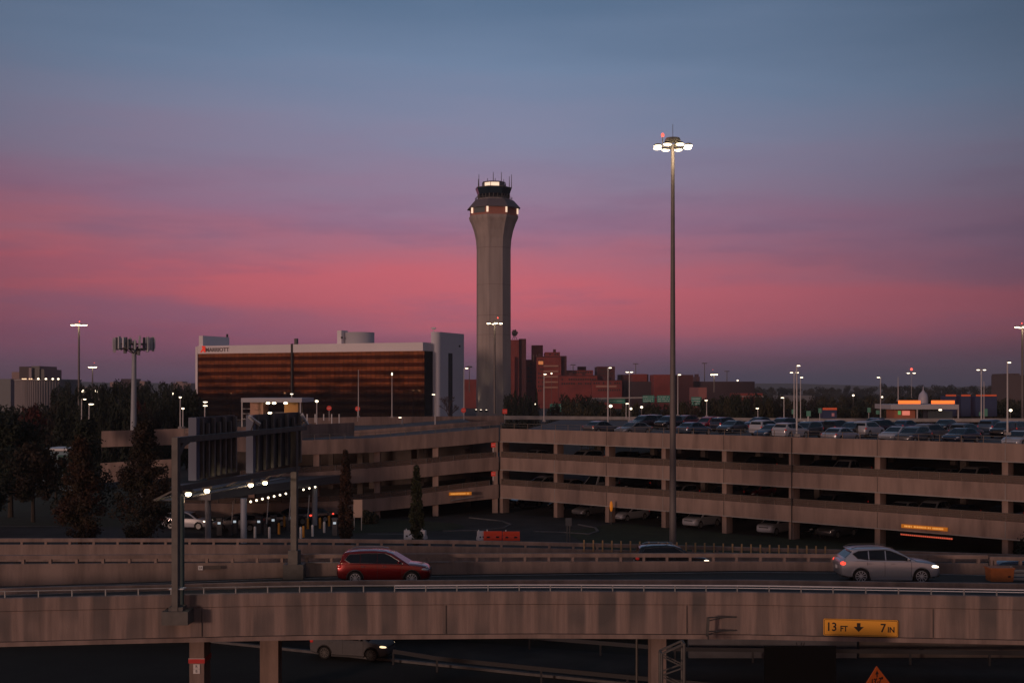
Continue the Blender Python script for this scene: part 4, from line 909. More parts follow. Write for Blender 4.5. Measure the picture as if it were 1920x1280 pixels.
rl_.build('railing', STEELD, ct)
# shaft joints
for y in (466, 535, 592, 628): oct_([(33.25, y+.35), (33.25, y-.35)]).build('joint_line', mat('joint_grey', (.22, .18, .17), .9), ct)
# uplights at the tower foot (lit lamps in the photograph)
for x, dy, en, lab in ((903, -13, 1100, 'left floodlight washing the foot of the control tower'), (893.5, -6, 500, 'small floodlight at the left edge of the control tower foot'), (946, -11, 400, 'dim floodlight at the right foot of the control tower'), (913, -14, 450, 'middle floodlight at the foot of the control tower')):
    t = thing('uplight', lab, 'floodlight', (X(x, 600), 600+dy, Z(770, 590)), 'floodlights at the control tower foot')
    MB().box((0, -.4, 0), (1.6, .7, .9)).build('housing', STEELD, t); MB().box((0, 0, .55), (.7, .6, .14)).build('lens', LAMPW, t)
    ld = bpy.data.lights.new('uplight_beam', 'SPOT'); ld.energy = en*2.2; ld.spot_size = R(50); ld.spot_blend = 1; ld.color = (1, .72, .5); ld.shadow_soft_size = .3
    lo_ = bpy.data.objects.new('uplight_beam', ld); COL.objects.link(lo_); lo_.parent = t; lo_.location = (0, 0, .8); lo_.rotation_euler = Vector((0, .16, 1)).to_track_quat('-Z', 'Y').to_euler()

# ================================================================== HOTEL
ho_a = Vector((X(372, 543), 543, 0)); ho_b = Vector((X(796, 500), 500, 0))
ux = (ho_b-ho_a).normalized(); uy = Vector((-ux.y, ux.x, 0)); hl = (ho_b-ho_a).length
ho = thing('hotel', 'long white topped hotel with brown mirror glass floors and a rooftop sign', 'hotel', ho_a, rz=math.atan2(ux.y, ux.x))
zr = Z(641.5, 500); zg = Z(657.5, 500); zla = Z(648, 543)
WHT = mat('hotel_white', (.82, .76, .78), .8, vary=.08, scale=.05)
DEP = 24
MB().box((hl/2, DEP/2, zg/2), (hl-.2, DEP-.4, zg-.4)).build('core', BLACK, ho)
MB().box((hl/2-.4, DEP/2, (zr+zg)/2), (hl-.2, DEP+.8, zr-zg)).build('parapet', WHT, ho)
mat('hotel_grey', (.30, .32, .36), .8)
MB().box((-.65, DEP/2, zg/2+1.5), (1.1, DEP+1.0, zg+3)).build('end_wall', WHT, ho)
def glassmat(name, base, rough, warm):
    m = bpy.data.materials.new(name); m.use_nodes = True; t = m.node_tree; p = t.nodes['Principled BSDF']
    tc = t.nodes.new('ShaderNodeTexCoord'); s = t.nodes.new('ShaderNodeSeparateXYZ'); t.links.new(tc.outputs['Object'], s.inputs[0])
    def M(op, a, b=0, cl=False):
        q = t.nodes.new('ShaderNodeMath'); q.operation = op; q.use_clamp = cl
        for i, v in enumerate((a, b)):
            if isinstance(v, (int, float)): q.inputs[i].default_value = v
            else: t.links.new(v, q.inputs[i])
        return q.outputs[0]
    fl = M('FLOOR', M('DIVIDE', s.outputs[0], 2.1)); fr = M('FRACT', M('DIVIDE', s.outputs[0], 2.1))
    wn = t.nodes.new('ShaderNodeTexWhiteNoise'); wn.noise_dimensions = '2D'; cmb = t.nodes.new('ShaderNodeCombineXYZ'); t.links.new(fl, cmb.inputs[0]); t.links.new(M('FLOOR', M('DIVIDE', s.outputs[2], 3.05)), cmb.inputs[1]); t.links.new(cmb.outputs[0], wn.inputs['Vector'])
    ml = M('GREATER_THAN', M('ABSOLUTE', M('SUBTRACT', fr, .5)), .36)
    val = M('MULTIPLY', M('ADD', M('MULTIPLY', wn.outputs['Value'], .45), .72), M('SUBTRACT', 1, M('MULTIPLY', ml, .38)))
    cz_ = t.nodes.new('ShaderNodeCombineXYZ'); t.links.new(M('MULTIPLY', s.outputs[0], .05), cz_.inputs[0]); t.links.new(M('MULTIPLY', M('FLOOR', M('DIVIDE', M('SUBTRACT', s.outputs[2], .2), 3.05)), .7), cz_.inputs[1])
    pn_ = t.nodes.new('ShaderNodeTexNoise'); pn_.inputs['Scale'].default_value = 1.3; pn_.inputs['Detail'].default_value = 2; t.links.new(cz_.outputs[0], pn_.inputs['Vector'])
    low = t.nodes.new('ShaderNodeMapRange'); t.links.new(s.outputs[2], low.inputs[0]); low.inputs[1].default_value = 20; low.inputs[2].default_value = 21.5; low.inputs[3].default_value = .0; low.inputs[4].default_value = 1
    dn = t.nodes.new('ShaderNodeMapRange'); t.links.new(M('ADD', pn_.outputs[0], M('MULTIPLY', low.outputs[0], .3)), dn.inputs[0]); dn.inputs[1].default_value = .44; dn.inputs[2].default_value = .56; dn.inputs[3].default_value = .5
    val = M('MULTIPLY', val, dn.outputs[0])
    cv = t.nodes.new('ShaderNodeCombineXYZ'); [t.links.new(val, i) for i in cv.inputs]
    mm = t.nodes.new('ShaderNodeMixRGB'); mm.blend_type = 'MULTIPLY'; mm.inputs[0].default_value = 1; mm.inputs[1].default_value = (*base, 1); t.links.new(cv.outputs[0], mm.inputs[2])
    t.links.new(mm.outputs[0], p.inputs['Base Color']); p.inputs['Metallic'].default_value = 1; p.inputs['Roughness'].default_value = rough
    nz = t.nodes.new('ShaderNodeTexNoise'); nz.inputs['Scale'].default_value = .12; t.links.new(tc.outputs['Object'], nz.inputs['Vector'])
    bp = t.nodes.new('ShaderNodeBump'); bp.inputs['Strength'].default_value = .012; bp.inputs['Distance'].default_value = 1; t.links.new(nz.outputs[0], bp.inputs['Height']); t.links.new(bp.outputs[0], p.inputs['Normal'])
    return m
GW = glassmat('mirror_glass_window', (.155, .082, .052), .035, 1); GS = glassmat('mirror_glass_spandrel', (.048, .020, .016), .05, 1)
fz = [zg-3.05*i for i in range(11)]
for i, z in enumerate(fz):
    z1 = z; z0 = max(z-1.55, .2); zs = max(z-3.05, .1)
    if z1-z0 < .8: break
    MB().box((hl/2, -.12, (z1+z0)/2), (hl, .25, z1-z0-.02)).build('window_band', GW, ho)
    if zs < z0: MB().box((hl/2, -.15, (z0+zs)/2), (hl, .34, z0-zs-.02)).build('spandrel_band', GS, ho)
MB().box((hl*.437, -.45, (zr+12)/2), (.7, .8, zr-.5-11)).build('dark_mast_pole', BLACK, ho)  # slim box standing for the dark mast pole before the glass front
DG = mat('side_glass', (.010, .010, .012), .7, spec=.1)
# right end: recessed dark glass, stair tower with a vertical slot
MB().box((hl+.05, DEP/2, zg/2-.01), (.24, DEP, zg-.02)).build('side_glass', DG, ho)
def hx(x, d): # local x of a photo column at distance d on the hotel line
    return ((W(x, 700, d)-ho_a).dot(ux))
t0 = hl+4.2
# stair tower: rounded left edge
zs_ = Z(619, 492)
def LX(px, ly):
    k = (px-960)/F; return (k*(ho_a.y+uy.y*ly)-(ho_a.x+uy.x*ly))/(ux.x-k*ux.y)
prof_s = []
for k in range(7):
    t = math.pi/2*k/6; prof_s.append((t0+2.6-2.6*math.cos(t), -.4-2.6*math.sin(t)+0.0))
def LY(px, lx):
    k = (px-960)/F; return (k*(ho_a.y+ux.y*lx)-(ho_a.x+ux.x*lx))/(uy.x-k*uy.y)
ys = LY(811.5, hl+.2)                     # where the tower starts along the end wall
xe = LX(827, ys+2.6); ye = LY(870, xe)    # plane and far edge of its end face
poly = [(hl-.6, ye), (hl-.6, ys), (xe-2.6, ys)]+[(xe-2.6+2.6*math.sin(math.pi/2*k/7), ys+2.6-2.6*math.cos(math.pi/2*k/7)) for k in range(1, 8)]+[(xe, ye)]
MB().prism(poly, 0, zs_).build('stair_tower', mat('hotel_tower_white', (.66, .65, .70), .8, vary=.06, scale=.05), ho, True)
y0_, y1_ = LY(840.5, xe), LY(848, xe)
MB().box((xe+.02, (y0_+y1_)/2, Z(660, 500)/2), (.2, y1_-y0_, Z(660, 500))).build('stair_window', BLACK, ho)
yv = LY(861.5, xe); MB().box((xe+.02, yv, Z(646, 505)), (.3, 1.2, .8)).build('vent', BLACK, ho)
MB().tube((xe-3, ys+2, zs_), (xe-3, ys+2, zs_+1.6), .15).ell((xe-3, ys+2, zs_+1.5), (1.2, .6, .4)).build('roof_gear', PAINTW, ho)
# roof volumes
rx0, rx1 = LX(373, 1.5), LX(380.5, 1.5); ry1 = min(LY(430, rx1), DEP-1)
zb0, zb1 = Z(662, 543), Z(629, 543)
MB().box(((rx0+rx1)/2, (1.5+ry1)/2, (zb0+zb1)/2), (rx1-rx0, ry1-1.5, zb1-zb0)).build('roof_block', WHT, ho)
MB().tube((rx1-.8, LY(426, rx1-.8), zb1-1), (rx1-.8, LY(426, rx1-.8), zb1+1.4), .45).build('flue', BLACK, ho)
xr = hx(655.5, 516)
MB().lathe([(6.1, Z(660, 514)), (6.1, Z(621.5, 514))], (xr, 10, 0), 28).build('roof_drum', mat('drum_white', (.44, .43, .46), .8), ho, True)
MB().box((xr-5.4, 5.6, Z(631, 514)), (2.0, 5, 5.5)).build('drum_door_block', WHT, ho)
MB().box((xr-4.1, 3.0, Z(632, 514)), (.8, .2, .8)).build('vent', BLACK, ho)
MB().box((hl*.44+1.2, .3, zr+.9), (1.2, 1.2, 3.0)).build('camera_mast', STEELD, ho)
# rooftop sign: red emblem and dark lettering
zl = Z(655.5, 541)
LT = mat('sign_letters_brown', (.13, .09, .09), .6)
text_mesh('MARRIOTT', 2.35, 'sign_lettering', LT, ho, Matrix.Translation((hx(413.5, 541)+.2, -.5, Z(656, 541))) @ XZ, .1, .03, 1.04)
RD = mat('emblem_red', (.75, .03, .02), .5, emit=(1, .05, .02), es=.30)
mb = MB(); u_ = 541/F
def em(poly):
    vs = []
    for yy in (-.75, -.45): vs += [(hx(372, 541)+px*u_, yy, Z(661.5, 541)+pz*u_) for px, pz in poly]
    n = len(poly); mb.add(vs, [tuple(range(n)), tuple(range(2*n-1, n-1, -1))]+[(i, n+i, n+(i+1) % n, (i+1) % n) for i in range(n)])
em([(1, 1.2), (6.2, 8.5), (4.2, 13.2), (7.2, 13.2), (8.2, 9.3), (9.4, 13), (11.4, 12.8), (12.6, 1.2), (10.2, 1.2), (9.0, 5.2), (7.4, 3.4), (4.8, 3.6), (3.2, 1.2)])
mb.build('sign_emblem', RD, ho)

# ================================================================== BREWERY AND OTHER FAR BUILDINGS
def blk(par, x0, x1, y0, d, m, dep=30, name='block', yb=None, side=None, yaw_=0):
    z1 = Z(y0, d); z0 = 0 if yb is None else Z(yb, d); w = X(x1, d)-X(x0, d)
    o = MB().box((0, dep/2, (z1+z0)/2), (w, dep, z1-z0)).build(name, m); o.location = Vector(((X(x0, d)+X(x1, d))/2, d, 0))-par.location; o.parent = par
    if side: o2 = MB().box((w/2+.25, dep/2, (z1+z0)/2), (.5, dep-.4, z1-z0-.1)).build('side_wall', side); o2.location = o.location; o2.parent = par
    return o
bw = thing('brewery', 'cluster of dark red brick brewery blocks right of the control tower', 'factory', (X(1050, 900), 900, 0))
blk(bw, 940, 973, 637, 900, BRICK, 40); blk(bw, 973, 986.5, 635, 903, BRICKD, 34)
blk(bw, 960, 965, 668, 896, BRICK, 6)
blk(bw, 986, 1030, 674, 930, BRICK, 40); o = blk(bw, 997, 1018, 647, 925, BRICK, 18, 'stack_block')
blk(bw, 1022, 1050, 660, 905, BRICK, 30, 'stack_block'); blk(bw, 1006, 1052, 668, 900, BRICK, 34); blk(bw, 1049, 1062.5, 667, 904, BRICKD, 34)
blk(bw, 1048, 1120, 703, 880, BRICK, 40); blk(bw, 1060, 1112, 694, 915, BRICK, 30); blk(bw, 1084, 1099, 687, 930, BRICKD, 12)
blk(bw, 1120, 1153, 687, 910, BRICKD, 30); blk(bw, 1110, 1166, 712, 870, BRICK, 40); blk(bw, 1164, 1184, 702, 920, BRICKD, 30)
blk(bw, 868, 893, 711, 900, BRICK, 30)
WB_ = mat('brewery_windows', (.30, .15, .12), .6, emit=(1, .42, .2), es=.03); random.seed(5)
for y in (686, 696, 706, 716, 726): MB().box((X(1033, 899)-bw.location.x, -.3-1, Z(y, 899)), (X(1048, 899)-X(1020, 899), .5, 1.1)).build('window_band', WB_, bw)
for x in (1000, 1006, 1013):
    MB().box((X(x, 924)-bw.location.x, 24, Z(671, 924)), (.7, .5, 5)).build('window_band', WB_, bw)
MB().box((X(1005, 899)-bw.location.x+1, 28.5, Z(684, 929)), (.6, .5, 14)).build('window_band', WB_, bw)
MB().box((X(1137, 869)-bw.location.x, -30.4, Z(724, 869)), (14, .4, 1.2)).build('window_band', WB_, bw)
for bx0, bx1, bd, off_, rows_ in ((1008, 1020, 900, 0, (676, 684, 692, 700, 708, 716, 724, 732)), (1052, 1118, 880, 0, (711, 719)), (1112, 1164, 870, 0, (718, 731)), (988, 1004, 930, 0, (682, 690, 698, 706, 714)), (945, 958, 900, 0, (650, 662, 674, 686, 698)), (1024, 1048, 905, 0, (664,)), (1122, 1150, 910, 0, (693, 700)), (1064, 1110, 915, 0, (698,))):
    for yy in rows_:
        rw_ = MB(); nx = max(3, int((bx1-bx0)/4.2))
        for i in range(nx):
            if random.random() < .14: continue
            rw_.box((X(bx0+(bx1-bx0)*(i+.5)/nx, bd)-bw.location.x, bd-900-.06, Z(yy, bd)), (X(bx1, bd)/1-X(bx0, bd) and (X(bx1, bd)-X(bx0, bd))/nx*.6, .25, 1.3))
        rw_.build('window_row', mat('brewery_glass', (.035, .018, .02), .4), bw)
for bx0, bx1, bd, yy in ((1048, 1120, 880, 703), (1110, 1166, 870, 712), (1006, 1052, 900, 668)):
    MB().box(((X(bx0, bd)+X(bx1, bd))/2-bw.location.x, bd-900-.1, Z(yy, bd)-.3), (X(bx1, bd)-X(bx0, bd)+.4, .5, .6)).build('cornice', BRICKD, bw)
for xx, bd, yy, ww in ((1070, 885, 703, 3), (1095, 890, 703, 2.2), (1135, 875, 712, 3), (1150, 880, 712, 2), (1012, 910, 668, 2.4), (1040, 915, 660, 2)):
    MB().box((X(xx, bd)-bw.location.x, bd-900+3, Z(yy, bd)+1.0), (ww, 2.5, 2.2)).build('roof_plant', BRICKD, bw)
mb = MB().box((X(1014, 899)-bw.location.x, -.6, Z(680, 899)), (3.4, .4, 2.4)); mb.build('lit_window', mat('lit_window_orange', (.6, .25, .1), .5, emit=(1, .32, .10), es=.35), bw)
# rooftop eagle-like lattice sign is left as a plain lattice frame
lt = thing('rooftop_frame', 'dark open lattice frame on the tallest brick block beside the tower', 'rooftop sign frame', W(965, 636, 898)); s9 = 898/F; mb = MB()
random.seed(11)
for i in range(46):
    a = random.uniform(0, 6.28); r0 = random.uniform(0, 6.5); b = a+random.uniform(1, 3.4); r1 = random.uniform(2, 7)
    mb.bar((r0*s9*math.cos(a), random.uniform(-.6, .6), (12+r0*math.sin(a)*1.0)*s9), (r1*s9*math.cos(b), random.uniform(-.6, .6), (12+r1*math.sin(b)*1.0)*s9), .42)
mb.bar((-4*s9, 0, 0), (-1*s9, 0, 8*s9), .4).bar((4*s9, 0, 0), (1*s9, 0, 8*s9), .4).bar((0, 0, 0), (0, 0, 10*s9), .35)
mb.build('frame', BLACK, lt)
def building(name, label, parts, d, m, extra=None, cat='building', group=None):
    x0, x1, y0 = parts[0]; t = thing(name, label, cat, (X((x0+x1)/2, d), d, 0), group)
    for i, p in enumerate(parts): blk(t, p[0], p[1], p[2], d+i*2.5, m, 26, 'wall')
    return t
DW = mat('warehouse_dark', (.075, .045, .05), .9, vary=.2, scale=.05); 
wh = building('warehouse', 'long low dark brick warehouse right of the brewery', [(1184, 1415, 715)], 860, DW)
blk(wh, 1186, 1213, 701, 866, BRICK, 30, 'wall'); blk(wh, 1213, 1216, 701.5, 867, BRICKD, 28, 'wall')
building('warehouse', 'square brick block standing just right of the mast pole', [(1226, 1262, 702)], 845, BRICK); 
building('warehouse', 'dark brick block between the mast and the warehouse roof', [(1262, 1300, 702.5)], 850, BRICKD)
building('far_church', 'tiny dark domed roof above the long warehouse', [(1306, 1312, 706), (1308, 1310, 701)], 1500, BRICKD)
lb = building('low_building', 'low pinkish brick building with pale bands right of the square green sign', [(1385, 1430, 737)], 640, BRICK)
blk(lb, 1388, 1432, 742, 639.4, PALE, 1, 'pale_band', 744)
building('low_building', 'low dull red shed left of the small lamp', [(1310, 1325, 726)], 500, mat('shed_pink', (.30, .12, .11), .8))
building('far_shed', 'long pale grey shed roof over the trees at right centre', [(1470, 1527, 741)], 620, mat('shed_grey', (.16, .17, .19), .8))
tb2 = building('twin_tower_church', 'dark stone building with two square towers at the right edge', [(1892, 1945, 703), (1893, 1901, 700), (1902, 1912, 700)], 700, mat('dark_stone', (.10, .075, .075), .9))
# left far buildings
lo1 = building('office_block', 'plain dark blue office block at the far left edge', [(-60, 20, 710)], 700, mat('office_blue', (.045, .06, .08), .4))
cb2 = thing('hangar', 'broad pale ribbed building with small lights on its roof edge at left', 'building', (X(70, 620), 620, 0)); s6 = 620/F
mb = MB(); n = 46; zt_ = Z(713, 620)
prof = [(-43*s6+i*(86*s6)/n, -(8*math.sin(math.pi*i/n))*1.0) for i in range(n+1)]
poly = [(x, y-(.35 if i % 2 else 0)) for i, (x, y) in enumerate(prof)]+[(43*s6, 30), (-43*s6, 30)]
MB().prism(poly, 0, zt_).build('ribbed_wall', mat('ribbed_wall', (.24, .215, .22), .8, vary=.25, scale=.3, stretch=(1, 1, .1)), cb2)
MB().prism([(x*1.01, y-.6) for x, y in prof]+[(43.5*s6, 31), (-43.5*s6, 31)], zt_, zt_+.6).build('roof_edge', PALE, cb2)
for i in range(9):
    k = [14, 16, 18, 22, 24, 30, 36, 41, 45][i]; MB().ell((prof[k][0], prof[k][1]-.8, zt_+.7), (.55, .4, .4) if i >= 5 else (.4, .3, .2), 8, 5).build('roof_light', LAMPW if i >= 5 else mat('dim_lamp', (.9, .7, .5), .5, emit=(1, .6, .35), es=2), cb2)
db = thing('dark_office', 'dark stepped office block with a pale stripe behind the ribbed building', 'building', (X(58, 780), 780, 0))
blk(db, 36, 54, 687, 780, mat('office_brown', (.08, .06, .06), .7), 30, 'wall'); blk(db, 54, 59, 689, 779, mat('office_pale', (.34, .27, .28), .7), 30, 'pale_stripe'); blk(db, 59, 74, 686, 781, mat('office_green', (.03, .04, .045), .3), 30, 'wall'); blk(db, 73, 83, 692, 782, MATS['office_green'], 30, 'wall')
building('far_block', 'small pink lit block left of the dark stepped office', [(22, 37, 697)], 900, mat('far_pink', (.32, .22, .20), .8))
for i, (x0, x1, y0, d) in enumerate(((112, 190, 725, 900), (206, 222, 716, 1500), (227, 252, 710, 1500), (262, 271, 714, 1500), (325, 358, 718, 1600), (330, 342, 715, 1700))):
    building('far_block', ['long low pale roofline over the trees right of the ribbed building', 'tiny far block left of the antenna tower', 'flat topped far block just left of the antenna tower', 'tiny far block just right of the antenna tower', 'low pale far block left of the hotel', 'small raised far block behind the low pale one'][i], [(x0, x1, y0)], d, [PALE, MATS['far_pink'], DW, MATS['far_pink'], MATS['far_pink'], MATS['far_pink']][i], group='far skyline blocks')
sh = thing('shuttle_building', 'small white fronted building with teal windows behind the left trees', 'building', (X(110, 170), 170, 0))
MB().box((-.2, 3, 2.6), (4.6, 6, 5.2)).build('wall', mat('blue_wall', (.16, .26, .32), .6), sh); MB().box((0, 2.9, 5.45), (4.4, 6.4, .3)).build('roof', PAINTW, sh)
for dx in (-1.3, .3, 1.5): MB().box((dx, -.05, 4.2), (.8, .1, 1.1)).build('window', mat('teal_glass', (.03, .12, .11), .2), sh)

# ------------------------------------------------------------------ antenna monopole
an = thing('antenna_tower', 'pale grey cell tower pole crowned with white panel antennas', 'antenna tower', W(250, 807, 165)); sA = 165/F
HA = (807-653)*sA
MB().tube((0, 0, 0), (2*sA, 0, HA+14*sA), 5.6*sA, 3.8*sA, 16).build('pole', mat('antenna_grey', (.30, .33, .37), .5, vary=.1), an, True)
mb = MB()
def hexr(r, z, k=6): return [Vector((2*sA+r*math.cos(2*math.pi*i/k+.3), r*math.sin(2*math.pi*i/k+.3), z)) for i in range(k)]
for r, z in ((34*sA, HA-1*sA), (30*sA, HA+8*sA)):
    h6 = hexr(r, z)
    for i in range(6): mb.bar(h6[i], h6[(i+1) % 6], .12, .12); mb.bar(Vector((2*sA, 0, z)), h6[i], .10, .14)
for h_ in hexr(33*sA, HA-2*sA)[:]: mb.bar(h_.lerp(Vector((2*sA, 0, HA)), .5), Vector((2*sA, 0, HA-12*sA)), .10)
mb.build('platform', STEELD, an)
random.seed(4); WPN = mat('antenna_white', (.50, .52, .54), .5); GPN = mat('antenna_dark', (.10, .11, .13), .5)
for i in range(24):
    a = 2*math.pi*i/24+random.uniform(-.05, .05); r = 36*sA*random.uniform(.93, 1.04); hh = random.choice((1.3, 1.6, 1.9)); z = HA+(9 if hh < 1.8 else 6)*sA+random.uniform(-.2, .2)
    MB().box((2*sA+r*math.cos(a), r*math.sin(a), z), (.34, .20, hh), a).build('panel_antenna', WPN if i % 3 else GPN, an)
mb = MB()
for i in range(10): a = random.uniform(0, 6.28); r = random.uniform(.6, 1.9); mb.box((2*sA+r*math.cos(a), r*math.sin(a), HA+random.uniform(-.7, .9)), (.35, .3, .6))
mb.build('radio_unit', GPN, an)

# ================================================================== TREES
def foliage(pts, size, m, name, parent, seed=0):
    rnd = random.Random(seed); vs = []; fs = []
    for p in pts:
        a = rnd.uniform(0, 6.283); t = rnd.uniform(-1, 1); s = size*rnd.uniform(.6, 1.35); st = math.sqrt(max(0, 1-t*t))
        n_ = Vector((st*math.cos(a), st*math.sin(a), t)); u = n_.orthogonal().normalized(); v = n_.cross(u); rr = rnd.uniform(0, 6.28)
        u2 = u*math.cos(rr)+v*math.sin(rr); v2 = n_.cross(u2); k = len(vs)
        vs += [p+u2*s, p+v2*s*.55, p-u2*s, p-v2*s*.55]; fs.append((k, k+1, k+2, k+3))
    return MB().add(vs, fs).build(name, m, parent, fix=False)
def crown_pts(kind, h, w, n, seed, base):
    rnd = random.Random(seed); out = []
    if kind == 'round':
        cl = []
        for i in range(16):
            a = rnd.uniform(0, 6.28); r = rnd.uniform(.15, .34)*w; z = base+(h-base)*rnd.uniform(.12, .86); q = (z-base)/(h-base); k = math.sin(math.pi*min(1, max(0, q*.85+.12)))
            cl.append((Vector((r*k*1.25*math.cos(a), r*k*1.25*math.sin(a), z)), rnd.uniform(.15, .24)*w*(.6+.6*k)))
        for i in range(n):
            c, r = rnd.choice(cl); d = Vector((rnd.gauss(0, 1), rnd.gauss(0, 1), rnd.gauss(0, .8))).normalized(); out.append(c+d*r*rnd.uniform(.55, 1.08))
    else:
        # whorls of branches, conical or columnar
        br_ = []
        for i in range(95 if kind != 'column' else 300):
            q = rnd.random()**.9; z = base+(h-base)*q; a = rnd.uniform(0, 6.283)
            if kind == 'cone': rr = w/2*(1-q)**.8*(.82+.3*rnd.random())+.10
            elif kind == 'flame': rr = w/2*min(1, (1-q)**.62*1.12)*min(1, .62+q*2.2)*(.74+.38*rnd.random())
            else: rr = w/2*min(1, (1-q)**.55*1.25)*min(1, .75+q*1.2)*(.85+.25*rnd.random())
            br_.append((z, a, rr))
        for i in range(n):
            z, a, rr = rnd.choice(br_); u = rnd.random()**.55
            sp = (.055 if kind == 'flame' else .07)*w*(1.1-u*.45)
            rise = rr*.55*u if kind == 'flame' else rr*.15*u
            out.append(Vector((math.cos(a)*rr*u+rnd.gauss(0, sp), math.sin(a)*rr*u+rnd.gauss(0, sp), z+rise+rnd.gauss(0, sp*1.1))))
    return out
RUST = mat('leaf_rust', (.056, .022, .012), .9, col2=(.03, .026, .012), scale=.55)
DKG = mat('leaf_dark', (.022, .030, .016), .95, col2=(.010, .014, .009), scale=.4)
RUSG = mat('leaf_mixed', (.038, .020, .012), .9, col2=(.016, .020, .010), scale=.5)
OLV = mat('leaf_olive', (.050, .042, .018), .9, col2=(.022, .026, .014), scale=.3)
BARK = mat('bark', (.05, .04, .03), .95, vary=.3, scale=4)
def tree(px, yt, yb, d, wpx, kind, m, n, size, label, seed, group=None, name='tree', base=.08, z0=0.0, lean=0):
    zt_ = Z(yt, d); h = zt_-z0; t = thing(name, label, 'tree', (X(px, d), d, z0), group); w = wpx/F*d
    tr = MB(); tr.tube((0, 0, 0), (0, 0, h*.55), .035*w+.06, .015*w+.03, 8); tr.tube((0, 0, h*.55), (0, 0, h*.9), .015*w+.03, .02, 6)
    rnd = random.Random(seed)
    for i in range(7):
        z = h*rnd.uniform(.25, .7); a = rnd.uniform(0, 6.28); tr.tube((0, 0, z), (w*.28*math.cos(a), w*.28*math.sin(a), z+h*.12), .02*w+.02, .01, 5)
    tr.build('trunk', BARK, t)
    foliage(crown_pts(kind, h, w, n, seed, h*base), size, m, 'crown', t, seed); return t
tree(150, 826, 1005, 108, 96, 'flame', RUST, 14000, .12, 'rusty red pointed tree at left in front of the dark evergreen', 1, base=.02)
tree(270, 800, 1005, 108, 118, 'flame', RUSG, 17000, .12, 'broad rusty green pointed tree left of the sign gantry', 2, base=.02)
tree(158, 792, 960, 132, 118, 'cone', DKG, 7000, .16, 'dark evergreen behind the rusty red tree', 3, base=.12)
tree(648, 846, 1005, 110, 28, 'column', mat('leaf_column', (.060, .024, .013), .95, col2=(.022, .016, .010), scale=.9), 9500, .09, 'slim reddish column tree in front of the ramp wing', 4, base=.03)
tree(781, 874, 1008, 110, 27, 'column', mat('leaf_green', (.040, .046, .016), .9, col2=(.018, .022, .010), scale=.9), 8500, .09, 'slim dark green column tree with forked top', 5, base=.02)
tree(20, 760, 985, 135, 130, 'round', DKG, 7000, .22, 'big dark tree at the left edge', 6, base=.12)
tree(62, 820, 975, 130, 92, 'round', RUSG, 5200, .17, 'medium dark reddish tree beside the big left edge tree', 7, base=.22)
tree(-35, 800, 990, 120, 110, 'round', DKG, 3500, .2, 'dark tree cut by the left edge', 8, base=.1)
tree(105, 850, 965, 150, 60, 'round', RUSG, 2500, .17, 'small dark reddish tree before the white fronted building', 9, base=.2)
tree(1948, 985, 1050, 90, 120, 'cone', DKG, 4200, .10, 'dark conifer whose branch tips enter at the right edge', 10, base=.02, name='conifer')
tree(690, 955, 985, 128, 34, 'round', OLV, 1500, .12, 'small dark shrub tree behind the tan sign board', 12, base=.0, name='shrub')
# bare tree beside the hotel tower
bt2 = thing('bare_tree', 'bare twiggy tree at the foot of the white hotel stair tower', 'tree', (X(842, 440), 440, 2)); mb = MB(); rnd = random.Random(2)
def twig(p, dr, ln_, r, k):
    q = p+dr*ln_; mb.tube(p, q, r, r*.6, 4, False)
    if k:
        for i in range(4): nd = (dr+Vector((rnd.uniform(-.9, .9), rnd.uniform(-.9, .9), rnd.uniform(-.1, .6)))).normalized(); twig(p.lerp(q, rnd.uniform(.5, 1)), nd, ln_*.72, r*.6, k-1)
twig(Vector((0, 0, 0)), Vector((0, 0, 1)), 3.6, .3, 4); mb.build('branches', mat('twig', (.07, .05, .05), .9), bt2)
# woods behind: copies of three crowns
protos = []
for k, (kd, m) in enumerate((('round', DKG), ('round', RUSG), ('round', OLV), ('cone', DKG), ('round', mat('leaf_deep_red', (.085, .014, .010), .95, col2=(.03, .01, .008), scale=.4)))):
    cp = crown_pts(kd, 10, 9 if kd == 'round' else 6, 1500 if k != 4 else 1200, 40+k, .6)
    f_ = foliage(cp, .42, m, 'crown', None, k); tm = MB().tube((0, 0, 0), (0, 0, 6), .25, .12, 6).mesh('trunk'); tm.materials.append(BARK); protos.append((f_.data, tm)); bpy.data.objects.remove(f_)
def far_tree(px, yt, d, wpx, k, label, group, z0=0.):
    h = Z(yt, d)-z0; w = wpx/F*d; t = thing('tree', label, 'tree', (X(px, d), d, z0), group, random.uniform(0, 6.28))
    for nm_, me in zip(('crown', 'trunk'), protos[k]):
        o = bpy.data.objects.new(nm_, me); COL.objects.link(o); o.parent = t; o.scale = (w/9, w/9, h/10)
    return t
random.seed(21)
def wood(xa, xb, step, ya, yb_, d0, d1, kinds, label, group, ytab=None, wp=(30, 48), z0=0):
    x = xa
    while x < xb:
        y = (lerp(ytab, x) if ytab else ya)+random.uniform(-4, 5); d = random.uniform(d0, d1)
        far_tree(x, y, d, random.uniform(*wp), random.choice(kinds), label, group, z0); x += step*random.uniform(.7, 1.3)
wood(100, 372, 15, 0, 0, 260, 330, [0, 0, 0, 3], 'leafy dark tree in the wood mass between the ribbed building and the hotel', 'dark wood left of the hotel', [(100, 738), (130, 728), (230, 722), (300, 728), (372, 738)], (34, 54))
wood(115, 370, 20, 0, 0, 200, 240, [0, 0, 1, 3], 'nearer dark tree in the lower wood mass around the antenna tower', 'lower wood left of the hotel', [(100, 765), (230, 752), (300, 750), (372, 742)], (44, 64))
wood(110, 370, 22, 0, 0, 520, 640, [0], 'distant tree on the skyline left of the hotel', 'skyline trees at left', [(110, 719), (230, 712), (280, 714), (370, 722)], (24, 40))
